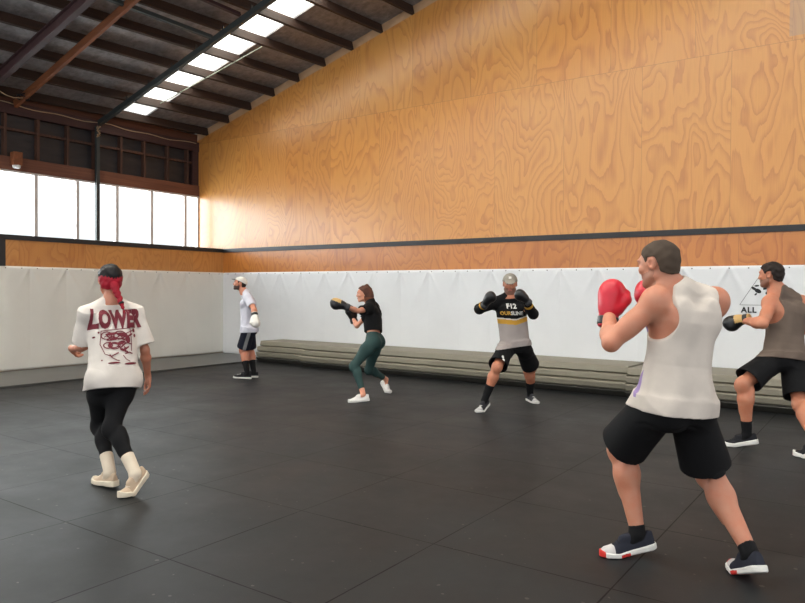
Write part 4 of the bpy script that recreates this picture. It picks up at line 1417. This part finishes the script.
def shorts(F, J, s, frac, r0=0.108, r1=0.122, waist=0.03, fold=0.004, seed=2, pel=1.0):
    pv, ch, up, hr, sr, hf, sf = dirs(J)
    L = np.linalg.norm(ch - pv)
    lo = np.min([pv, J['knL'], J['knR']], 0) - 0.24
    hi = np.max([pv + up * 0.15, J['knL'], J['knR']], 0) + 0.24
    g = region(F, lo, hi); g.g[:] = 1.0
    g.put(loft(pv, ch, hr, sr, [(-0.16, .165 * s * pel, .125 * s * pel), (0.0, .186 * s * pel, .132 * s * pel), (waist, .184 * s * pel, .130 * s * pel)], 2.2), 0.02)
    for k in 'LR':
        hp, kn = J['hip' + k], J['kn' + k]
        g.put(ell(hp - hf * 0.055 * s + up * 0.005 * s, [hr, hf, up], np.array((.104, .098, .110)) * s), 0.04 * s)
        e = hp + (kn - hp) * frac
        g.put(loft(hp + up * 0.03 * s, e, hr, hr, [(-0.10, r0 * s * .92, r0 * s), (0.25, r0 * s, r0 * s * 1.05), (1.0, r1 * s, r1 * s * 1.04)], 2.1), 0.05 * s)
    t = region(F, lo, hi)
    leg = t.copy(); leg.g[:] = 1.0
    for k in 'LR':
        hp, kn = J['hip' + k], J['kn' + k]
        d = nrm(kn - hp)
        leg.put(loft(hp - d * 0.1, hp + (kn - hp) * frac, hr, hr, [(0, .16, .16), (1, .16, .16)], 2.0), 0.001)
    t.g = np.maximum(t.g - 0.010, leg.g)
    g.g = np.minimum(g.g, t.g)
    if fold: folds(g, nrm(pv - (J['knL'] + J['knR']) / 2), fold, 26, seed)
    g.clip(plane(pv + up * waist * L, up))
    for k in 'LR':
        hp, kn = J['hip' + k], J['kn' + k]
        d = nrm(kn - hp); e = hp + (kn - hp) * frac
        g.put(loft(e - d * 0.07, e + d * 0.03, hr, hr, [(0, (r1 - .014) * s, (r1 - .012) * s), (1, (r1 - .010) * s, (r1 - .008) * s)], 2.1), 0.004, 's')
    return g

def leggings(F, J, reach, reach2, ends, off):
    pv, ch, up, hr, sr, hf, sf = dirs(J)
    lo = np.min([pv, J['anL'], J['anR'], J['knL'], J['knR']], 0) - 0.22
    hi = np.max([pv + up * 0.16, J['anL'], J['anR'], J['knL'], J['knR']], 0) + 0.22
    sp_ = [(pv, ch, reach, -0.32, 0.22)]
    for k, e in zip('LR', ends):
        sp_ += [(J['hip' + k], J['kn' + k], reach2, -0.1, 1.12), (J['kn' + k], J['an' + k], 0.12, -0.22, e)]
    return tight(F, J, off, sp_, (lo, hi))
def sock(F, J, k, t1, mat, root, off=0.0045):
    an, kn = J['an' + k], J['kn' + k]
    box = (np.minimum(np.minimum(an, kn), J['toe' + k]) - 0.13, np.maximum(np.maximum(an, kn), J['toe' + k]) + 0.13)
    g = tight(F, J, off, [(an, kn, 0.085, -0.16, t1), (an, J['toe' + k], 0.058, -0.12, 0.9)], box)
    return emit(g, 'sock', [mat], root)[0]

def person(key, label):
    J = JOINTS[key]
    q = (np.array(J['toeL']) + np.array(J['toeR'])) / 2
    return tag(empty('person', (q[0], q[1], 0.0)), label, 'person')

def cloth(name, rgb, rough=0.85, var=0.06, sheen=0.0):
    m = simple(name, rgb, rough, 0.25, var=var, scale=9.0, bump=0.08, bscale=220.0)
    m.node_tree.nodes['Principled BSDF'].inputs['Sheen Weight'].default_value = sheen
    return m
M_BLK = cloth('black_cloth', (15, 15, 17))
M_BLKF = cloth('black_sock_knit', (18, 18, 20))
M_WSOLE = simple('white_rubber', (222, 220, 214), 0.5)
M_BSOLE = simple('black_rubber', (26, 26, 28), 0.55)
M_LACEB = simple('black_lace', (32, 32, 36), 0.8)
M_LACEW = simple('white_lace', (220, 218, 212), 0.8)
LEATHER_K = simple('black_leather', (26, 26, 28), 0.35, 0.5)
LEATHER_R = simple('red_leather', (196, 26, 48), 0.36, 0.5, var=0.05)
LEATHER_W = simple('white_leather', (226, 222, 214), 0.4, 0.5, var=0.04)
LEATHER_G = simple('gold_leather', (196, 158, 96), 0.35, 0.5)
SHORT_LINE = [(-.13, -.068), (-.07, -.064), (-.04, -.045), (-.030, .012), (-.02, .034), (.018, .034), (.026, .006), (.038, .006), (.046, .040), (.070, .062), (.086, .074), (.13, .082)]

# ================================================================== 1. boxer nearest the camera
def build_front():
    root = person('front', 'person in white tank top, black shorts and red boxing gloves, nearest of all')
    F, J, hs = build_body(JOINTS['front'], h=0.0052, bulk=1.03)
    s = J['S'] / 1.78
    pv, ch, up, hr, sr, hf, sf = dirs(J)
    emit_body(F, J, hs, skin_mat('skin_fair', (190, 133, 108)), root, stubble=skin_mat('stubble_fair', (160, 116, 96)))
    hair_cap(F, J, hs, 0.0065, SHORT_LINE, [cloth('short_brown_hair', (72, 60, 50), 0.8, 0.2)], root, rough=0.0015)
    prof = [(-0.16, .208, .162, 0, -.022), (0.06, .202, .156, 0, -.018), (0.22, .188, .144, 0, -.010), (0.38, .174, .132), (0.6, .172, .126), (0.75, .172, .12)]
    purple = cloth('purple_print', (150, 128, 176))
    white = cloth('off_white_cloth', (202, 192, 182))
    def mf(C):
        d = C - pv
        v = d @ sf; t = d @ up; u = d @ sr
        n = np.sin(23 * t + 3 * u) + np.sin(31 * v + 9 * t)
        return ((v > 0.035) & (u < 0.02) & (n > 0.55) & (t < 0.42)).astype(int)
    sf_ = shorts(F, J, s, 0.86, 0.110, 0.126, fold=0.004, seed=5)
    emit(tank(F, J, s, prof, -0.09, 0.0075, 4, sf_), 'tank_top', [white, purple], root, mf)
    emit(sf_, 'shorts', [M_BLK], root)
    navy = cloth('navy_knit', (40, 42, 52))
    red = simple('red_rubber', (206, 52, 44), 0.5)
    cap = cloth('pale_toe_knit', (196, 192, 190))
    for k in 'LR':
        sock(F, J, k, 0.09, M_BLKF, root)
        put_shoe(J, k, SHOE, [navy, M_WSOLE, M_LACEB, cap, red], root)
        put_glove(J, k, -sr * 0.9 - sf * 0.3 if k == 'L' else sr + sf * 0.2, [LEATHER_R, LEATHER_R, LEATHER_K], root, 1.08)
    return root

# ================================================================== 2. boxer at the right edge
def build_right():
    root = person('right', 'person in grey brown tank top and black shorts with black gloves, beside the wall logo')
    F, J, hs = build_body(JOINTS['right'], h=0.006, bulk=1.05)
    s = J['S'] / 1.78
    pv, ch, up, hr, sr, hf, sf = dirs(J)
    emit_body(F, J, hs, skin_mat('skin_warm', (192, 130, 102)), root, stubble=skin_mat('stubble_warm', (142, 104, 86)))
    hair_cap(F, J, hs, 0.013, SHORT_LINE, [cloth('dark_short_hair', (40, 32, 28), 0.7, 0.25)], root, rough=0.003)
    prof = [(-0.16, .206, .158, 0, -.014), (0.06, .200, .152, 0, -.012), (0.22, .186, .142), (0.38, .174, .130), (0.6, .176, .128), (0.75, .176, .12)]
    sf_ = shorts(F, J, s, 0.84, 0.110, 0.126, seed=15)
    emit(tank(F, J, s, prof, -0.06, 0.006, 9, sf_), 'tank_top', [cloth('grey_brown_cloth', (108, 94, 84))], root)
    emit(sf_, 'shorts', [M_BLK], root)
    dk = cloth('black_shoe_knit', (34, 34, 38))
    for k in 'LR':
        sock(F, J, k, 0.27, M_BLKF, root)
        put_shoe(J, k, SHOE_FAT, [dk, M_WSOLE, M_LACEB], root)
        put_glove(J, k, V(0, 0, 1) if k == 'L' else sr, [LEATHER_K, LEATHER_G, LEATHER_K, LEATHER_G, lambda c: (c[:, 1] < 0.045) & (c[:, 2] > -0.02)], root, 1.05)
    return root

# ================================================================== 3. boxer facing the camera
def build_center():
    root = person('center', 'person in grey cap and black and grey long sleeved top, facing the camera, gloves raised')
    F, J, hs = build_body(JOINTS['center'], h=0.0058, head=1.06)
    s = J['S'] / 1.78
    pv, ch, up, hr, sr, hf, sf = dirs(J)
    L = np.linalg.norm(ch - pv)
    emit_body(F, J, hs, skin_mat('skin_tan', (190, 128, 100)), root, beard=skin_mat('dark_stubble', (124, 86, 70)))
    hair_cap(F, J, hs, 0.005, SHORT_LINE, [cloth('dark_short_hair', (40, 32, 28), 0.7, 0.25)], root, rough=0.001)
    capm = cloth('grey_cap_cloth', (142, 136, 126))
    capw = cloth('white_cap_badge', (220, 216, 208))
    c, A = head_frame(J)
    def visor(g, w, A_):
        ax = np.array([A_[0], nrm(A_[1] - 0.45 * A_[2]), nrm(A_[2] + 0.45 * A_[1])])
        g.put(ell(w(0, 0.110, 0.040), ax, np.array((.068, .066, .008)) * hs), 0.008)
    def badge(C):
        r, f, u = ((C - c) / hs @ A.T).T
        return ((np.abs(r) < 0.016) & (f > 0.07) & (u > 0.072) & (u < 0.098)).astype(int)
    cap = hair_cap(F, J, hs, 0.016, [(-.13, .000), (-.02, .030), (.03, .034), (.09, .040), (.13, .00), (.2, -.05)], [capm, capw], root, badge, 0.0, visor, name='cap')
    prof = [(-0.14, .182, .138), (0.1, .184, .138), (0.4, .184, .134), (0.65, .190, .134), (0.82, .190, .128), (0.95, .18, .10)]
    gold = cloth('gold_stripe_cloth', (206, 156, 62)); wht = cloth('white_stripe_cloth', (214, 208, 200)); gry = cloth('grey_jersey', (164, 154, 150))
    sf_ = shorts(F, J, s, 0.92, 0.098, 0.122, fold=0.004, seed=25, pel=0.92)
    gmesh = tee(F, J, s, prof, -0.07, 0.9, 0.068, 0.060, 0.060, 0.0035, 21, long=True, over=sf_, collar=0.026)
    def mf(C):
        t = (C - pv) @ up / L
        u = (C - pv) @ sr
        arm = np.minimum(*[np.linalg.norm(C - J['wr' + k], axis=1) for k in 'LR'])
        de = np.minimum.reduce([seg_dist(J['sh' + k] * .4 + J['el' + k] * .6, J['el' + k])(C[:, 0], C[:, 1], C[:, 2]) for k in 'LR'] + [seg_dist(J['el' + k], J['wr' + k])(C[:, 0], C[:, 1], C[:, 2]) for k in 'LR'])
        tt = t - 0.10 * np.abs(u) / 0.15 * 0.6
        m = np.zeros(len(C), int)
        m[tt < 0.60] = 2; m[tt < 0.57] = 1; m[tt < 0.46] = 3
        m[de < 0.07] = 0
        fr = np.concatenate([[0.50]])
        for k in 'LR':
            q = (C - J['el' + k]) @ nrm(J['wr' + k] - J['el' + k]) / np.linalg.norm(J['wr' + k] - J['el' + k])
            dd = seg_dist(J['el' + k], J['wr' + k])(C[:, 0], C[:, 1], C[:, 2])
            m[(dd < 0.07) & (q > 0.55) & (q < 0.68)] = 1
        return m
    top, P, Fc = emit(gmesh, 'long_sleeved_top', [M_BLK, gold, wht, gry], root, mf)
    tr = bvh(P, Fc)
    o = ch - up * 0.075 * s + sf * 0.4
    yel = simple('gold_ink', (214, 166, 72), 0.6); whi = simple('white_ink', (226, 224, 220), 0.6)
    lr = -sr
    project([text_mesh('F12', 0.085, 0.003, 1)], tr, o + up * 0.005, lr, up, -sf, 'number_print', whi, top, 0.007)
    project([text_mesh('OUR', 0.060, 0.003, 1, 1.05)], tr, o + lr * -0.082 - up * 0.075, lr, up, -sf, 'lettering', yel, top, 0.007)
    project([text_mesh('SLINE', 0.060, 0.003, 1, 1.0)], tr, o + lr * 0.058 - up * 0.075, lr, up, -sf, 'lettering', whi, top, 0.007)
    so, P, Fc = emit(sf_, 'shorts', [M_BLK], root)
    tr = bvh(P, Fc)
    q = J['hipR'] * 0.45 + J['knR'] * 0.55
    project([blob_mesh((0, 0.018), 0.014, 0.016), blob_mesh((0, -0.018), 0.017, 0.018)], tr, q + sf * 0.4, lr, up, -sf, 'badge', whi, so)
    dk = cloth('charcoal_shoe_knit', (52, 52, 56)); lg = cloth('pale_shoe_knit', (178, 176, 174))
    for k in 'LR':
        sock(F, J, k, 0.46, M_BLKF, root)
        put_shoe(J, k, SHOE, [dk, M_WSOLE, M_LACEW, lg], root)
        put_glove(J, k, (-sr if k == 'L' else sr) + sf * 0.3, [LEATHER_K, LEATHER_K, simple('dark_grey_strap', (60, 60, 62), 0.6)], root, 0.92)
    return root

# ================================================================== 4. woman punching, side on
def build_girl():
    root = person('girl', 'person in cropped black t-shirt and dark green leggings, throwing a punch to the left')
    F, J, hs = build_body(JOINTS['girl'], female=True, h=0.0058)
    s = J['S'] / 1.78
    pv, ch, up, hr, sr, hf, sf = dirs(J)
    L = np.linalg.norm(ch - pv)
    emit_body(F, J, hs, skin_mat('skin_rosy', (212, 154, 128)), root, female=True)
    hm = cloth('brown_hair', (84, 52, 40), 0.6, 0.3); hm2 = cloth('auburn_hair_ends', (120, 72, 52), 0.6, 0.25)
    def locks(g, w, A):
        for sgn in (-1, 1):
            g.put(ell(w(sgn * 0.064, -0.045, -0.045), A, np.array((.028, .050, .090)) * hs), 0.02)
        g.put(ell(w(0, -0.088, -0.040), A, np.array((.080, .060, .105)) * hs), 0.03)
        g.put(cone(w(0, -0.11, -0.09), w(0.0, -0.15, -0.105), 0.022 * hs, 0.008 * hs), 0.02)
        g.put(ell(w(0, -0.040, 0.128), A, np.array((.024, .026, .016)) * hs), 0.012)
        g.put(cone(w(0, -0.05, 0.132), w(0, -0.105, 0.075), 0.018 * hs, 0.014 * hs), 0.015)
    c, A = head_frame(J)
    hair_cap(F, J, hs, 0.014, [(-.2, -.2), (-.03, -.2), (-.015, -.06), (.0, -.012), (.022, .030), (.05, .062), (.075, .082), (.09, .095), (.13, .11)], [hm, hm2], root, lambda C: (((C - c) / hs) @ A[2] < -0.05).astype(int), 0.0025, locks)
    prof = [(0.12, .168, .130), (0.4, .165, .132), (0.65, .165, .136), (0.85, .165, .120), (0.97, .15, .085)]
    emit(tee(F, J, s, prof, 0.27, 0.62, 0.068, 0.078, 0.066, 0.005, 31), 'crop_top', [M_BLK], root)
    green = cloth('dark_green_jersey', (44, 68, 66), 0.7)
    emit(leggings(F, J, 0.25, 0.15, (0.80, 0.80), 0.0045), 'leggings', [green], root)
    wk = cloth('white_shoe_knit', (228, 224, 220))
    for k in 'LR':
        put_shoe(J, k, SHOE_FAT, [wk, M_WSOLE, M_LACEW], root)
        put_glove(J, k, V(0, 0, 1) if k == 'L' else sr, [LEATHER_K, LEATHER_K, simple('dark_grey_strap', (60, 60, 62), 0.6), LEATHER_G, (lambda c_: (c_[:, 2] > 0.020) & (c_[:, 1] > 0.05))], root, 1.05)
    return root

# ================================================================== 5. woman walking away at the left
def build_woman():
    root = person('woman', 'person walking away in loose white t-shirt with dark red print, red hair and black leggings')
    F, J, hs = build_body(JOINTS['woman'], female=True, h=0.0048, bare='LR')
    s = J['S'] / 1.78
    pv, ch, up, hr, sr, hf, sf = dirs(J)
    L = np.linalg.norm(ch - pv)
    emit_body(F, J, hs, skin_mat('skin_olive', (190, 132, 108)), root, female=True)
    hb = cloth('black_hair', (22, 18, 20), 0.55, 0.3); hrd = cloth('red_dyed_hair', (150, 22, 40), 0.5, 0.25)
    c, A = head_frame(J)
    def hm(C):
        r, f, u = ((C - c) / hs @ A.T).T
        return (u < 0.030 - 0.25 * np.maximum(0.075 - np.abs(r), 0) + 0.006 * np.sin(r * 300)).astype(int)
    hair_cap(F, J, hs, 0.013, [(-.14, -.082), (-.03, -.072), (.0, -.04), (.03, -.015), (.045, .04), (.07, .065), (.09, .085), (.13, .09)], [hb, hrd], root, hm, 0.0022)
    # ponytail: knot at the nape, braid, dark tie, loose end
    w = lambda r, f, u: c + hs * (r * A[0] + f * A[1] + u * A[2])
    a0 = w(0.004, -0.100, -0.030)
    a3 = ch - sf * 0.172 * s - up * 0.055 * s + sr * 0.045 * s
    a1 = w(0.006, -0.118, -0.085)
    a2 = J['neck'] - sf * 0.135 * s + up * 0.01 + sr * 0.022
    g = region(F, np.minimum.reduce([a0, a1, a2, a3]) - 0.09, np.maximum.reduce([a0, a1, a2, a3]) + 0.09); g.g[:] = 1.0
    ctrl = np.array([a0, a1, a2, a3]); tt = np.linspace(0, 1, 13)
    bez = lambda t: ((1 - t) ** 3 * ctrl[0] + 3 * (1 - t) ** 2 * t * ctrl[1] + 3 * (1 - t) * t * t * ctrl[2] + t ** 3 * ctrl[3])
    for i, t in enumerate(tt):
        q = bez(t) + sr * (0.006 if i % 2 else -0.006) * (t < 0.72)
        rad = (0.027 - 0.012 * t) if t < 0.72 else 0.0165 * (1.15 - 0.8 * (t - 0.72) / 0.28)
        g.put(ell(q, [sr, sf, up], (rad, rad * 0.85, rad * 1.15)), 0.006)
    po = emit(g, 'ponytail', [hrd], root)[0]
    b = MB(); q = bez(0.72); d = nrm(bez(0.76) - bez(0.68))
    b.tube([q - d * 0.008, q, q + d * 0.008], [0.018, 0.021, 0.018], 12); b.build('hair_tie', M_DARK, po, True)
    prof = [(-0.24, .172, .152, 0, -.024), (0.1, .178, .150, 0, -.020), (0.4, .184, .142, 0, -.010), (0.66, .186, .136), (0.82, .170, .116), (0.94, .13, .078)]
    white = cloth('white_cotton', (212, 204, 196))
    lg_ = leggings(F, J, 0.22, 0.13, (0.64, 0.62), 0.005)
    shirt, P, Fc = emit(tee(F, J, s, prof, -0.19, 0.82, 0.072, 0.094, 0.054, 0.0065, 41, over=lg_, shr=0.86, collar=0.010), 't_shirt', [white], root)
    tr = bvh(P, Fc)
    ink = simple('dark_red_ink', (112, 36, 48), 0.75)
    o = ch - sf * 0.5
    tx = text_mesh('LOWER', 0.128, 0.008, 2, 1.05)
    px = tx[0].copy(); px[:, 0] *= 0.80; px[:, 1] *= 1.45
    # letters rise a little towards both ends
    px[:, 1] += 0.35 * px[:, 0] ** 2
    project([(px, tx[1])], tr, o - up * 0.135 * s, sr, up, sf, 'lettering', ink, shirt, 0.006)
    # loose line drawing below the word: a box with scribbled marks, nothing recognisable
    rr = np.random.default_rng(12)
    st = [stroke_mesh([(-0.115, 0.10), (0.09, 0.115), (0.10, 0.015), (0.095, -0.06)], 0.006), stroke_mesh([(-0.115, 0.10), (-0.125, 0.0), (-0.10, -0.075), (-0.05, -0.10)], 0.005)]
    for k in range(8):
        cx, cy, w_, h_ = rr.uniform(-0.09, 0.06), rr.uniform(-0.04, 0.07), rr.uniform(0.02, 0.045), rr.uniform(0.015, 0.03)
        st.append(stroke_mesh([(cx + w_ * math.cos(q), cy + h_ * math.sin(q)) for q in np.linspace(0, 6.28, 14)[:-1]], 0.008, True))
    for k in range(16):
        x0, y0 = rr.uniform(-0.10, 0.06), rr.uniform(-0.09, 0.08)
        st.append(stroke_mesh([(x0, y0), (x0 + rr.uniform(0.01, 0.04), y0 + rr.uniform(-0.02, 0.02)), (x0 + rr.uniform(0.03, 0.07), y0 + rr.uniform(-0.03, 0.03))], rr.uniform(0.006, 0.013)))
    st += [blob_mesh((-0.045, 0.075), 0.045, 0.010, 0.1), blob_mesh((0.03, 0.065), 0.040, 0.016, -0.2), blob_mesh((0.07, 0.03), 0.018, 0.03, 0.2), blob_mesh((-0.03, 0.035), 0.03, 0.010, 0.1), blob_mesh((0.02, 0.005), 0.03, 0.014, 0.3), blob_mesh((-0.06, -0.005), 0.012, 0.022, 0.0), blob_mesh((-0.04, -0.145), 0.045, 0.007, 0.03), blob_mesh((0.085, -0.155), 0.05, 0.009, 0.05)]
    st += [stroke_mesh([(-0.06, -0.10), (-0.02, -0.125), (0.0, -0.13)], 0.006), stroke_mesh([(0.03, -0.09), (0.05, -0.12), (0.08, -0.14)], 0.006)]
    st += [blob_mesh((-0.155, 0.06), 0.007, 0.007), blob_mesh((-0.13, 0.09), 0.006, 0.008), blob_mesh((0.125, 0.10), 0.012, 0.016), blob_mesh((0.13, 0.06), 0.010, 0.014), blob_mesh((-0.12, -0.12), 0.005, 0.006)]
    project(st, tr, o - up * 0.268 * s, sr, up, sf, 'line_drawing', ink, shirt, 0.005)
    emit(lg_, 'leggings', [M_BLK], root)
    cream = cloth('cream_sock_knit', (214, 200, 180)); cs = cloth('cream_shoe_leather', (188, 166, 142), 0.6); csole = simple('cream_rubber', (220, 208, 186), 0.5)
    for k in 'LR':
        sock(F, J, k, 0.37, cream, root, 0.007)
        put_shoe(J, k, SHOE_FAT, [cs, csole, simple('cream_lace', (222, 210, 190), 0.8)], root)
    return root

# ================================================================== 6. man standing in the far corner
def build_corner():
    root = person('corner', 'person in white cap, white t-shirt and dark shorts standing in the far corner, arms down')
    F, J, hs = build_body(JOINTS['corner'], h=0.0062, bulk=0.98)
    s = J['S'] / 1.78
    pv, ch, up, hr, sr, hf, sf = dirs(J)
    emit_body(F, J, hs, skin_mat('skin_ruddy', (198, 136, 110)), root, beard=skin_mat('dark_beard', (70, 48, 40)))
    hair_cap(F, J, hs, 0.005, SHORT_LINE, [cloth('dark_short_hair', (40, 32, 28), 0.7, 0.25)], root, rough=0.001)
    def visor(g, w, A_):
        ax = np.array([A_[0], nrm(A_[1] - 0.15 * A_[2]), nrm(A_[2] + 0.15 * A_[1])])
        g.put(ell(w(0, 0.105, 0.062), ax, np.array((.062, .060, .0065)) * hs), 0.006)
    c, A = head_frame(J)
    def dk(C):
        r, f, u = ((C - c) / hs @ A.T).T
        return ((f > 0.095)).astype(int)
    hair_cap(F, J, hs, 0.016, [(-.13, .005), (-.02, .036), (.03, .045), (.09, .060), (.13, .05)], [cloth('white_cap_cloth', (222, 218, 208)), M_BLK], root, dk, 0.0, visor, name='cap')
    prof = [(-0.2, .184, .144), (0.1, .184, .142), (0.4, .180, .134), (0.65, .184, .132), (0.85, .185, .120), (0.97, .165, .085)]
    sf_ = shorts(F, J, s, 0.86, 0.100, 0.114, fold=0.003, seed=55, pel=0.93)
    emit(tee(F, J, s, prof, -0.14, 0.70, 0.070, 0.078, 0.062, 0.004, 51, over=sf_), 't_shirt', [cloth('white_cotton_lilac', (206, 205, 216))], root)
    gry = cloth('grey_side_stripe', (150, 150, 150))
    def mf(C):
        a = nrm(J['knL'] - J['hipL']); q = nrm(hf - a * (hf @ a)); n = np.cross(a, q)
        if n @ hr > 0: n = -n
        d = C - J['hipL']
        return ((d @ n > 0.03) & (np.abs(d @ q) < 0.026)).astype(int)
    emit(sf_, 'shorts', [cloth('navy_short_cloth', (34, 36, 50)), gry], root, mf)
    ck = cloth('black_canvas', (30, 30, 34))
    for k in 'LR':
        sock(F, J, k, 0.52, M_BLKF, root)
        put_shoe(J, k, SHOE, [ck, M_WSOLE, M_LACEW], root)
        put_glove(J, k, (-sr if k == 'L' else sr), [LEATHER_W, LEATHER_W, LEATHER_K], root, 1.0)
    return root

for fn in (build_front, build_right, build_center, build_girl, build_woman, build_corner):
    fn()
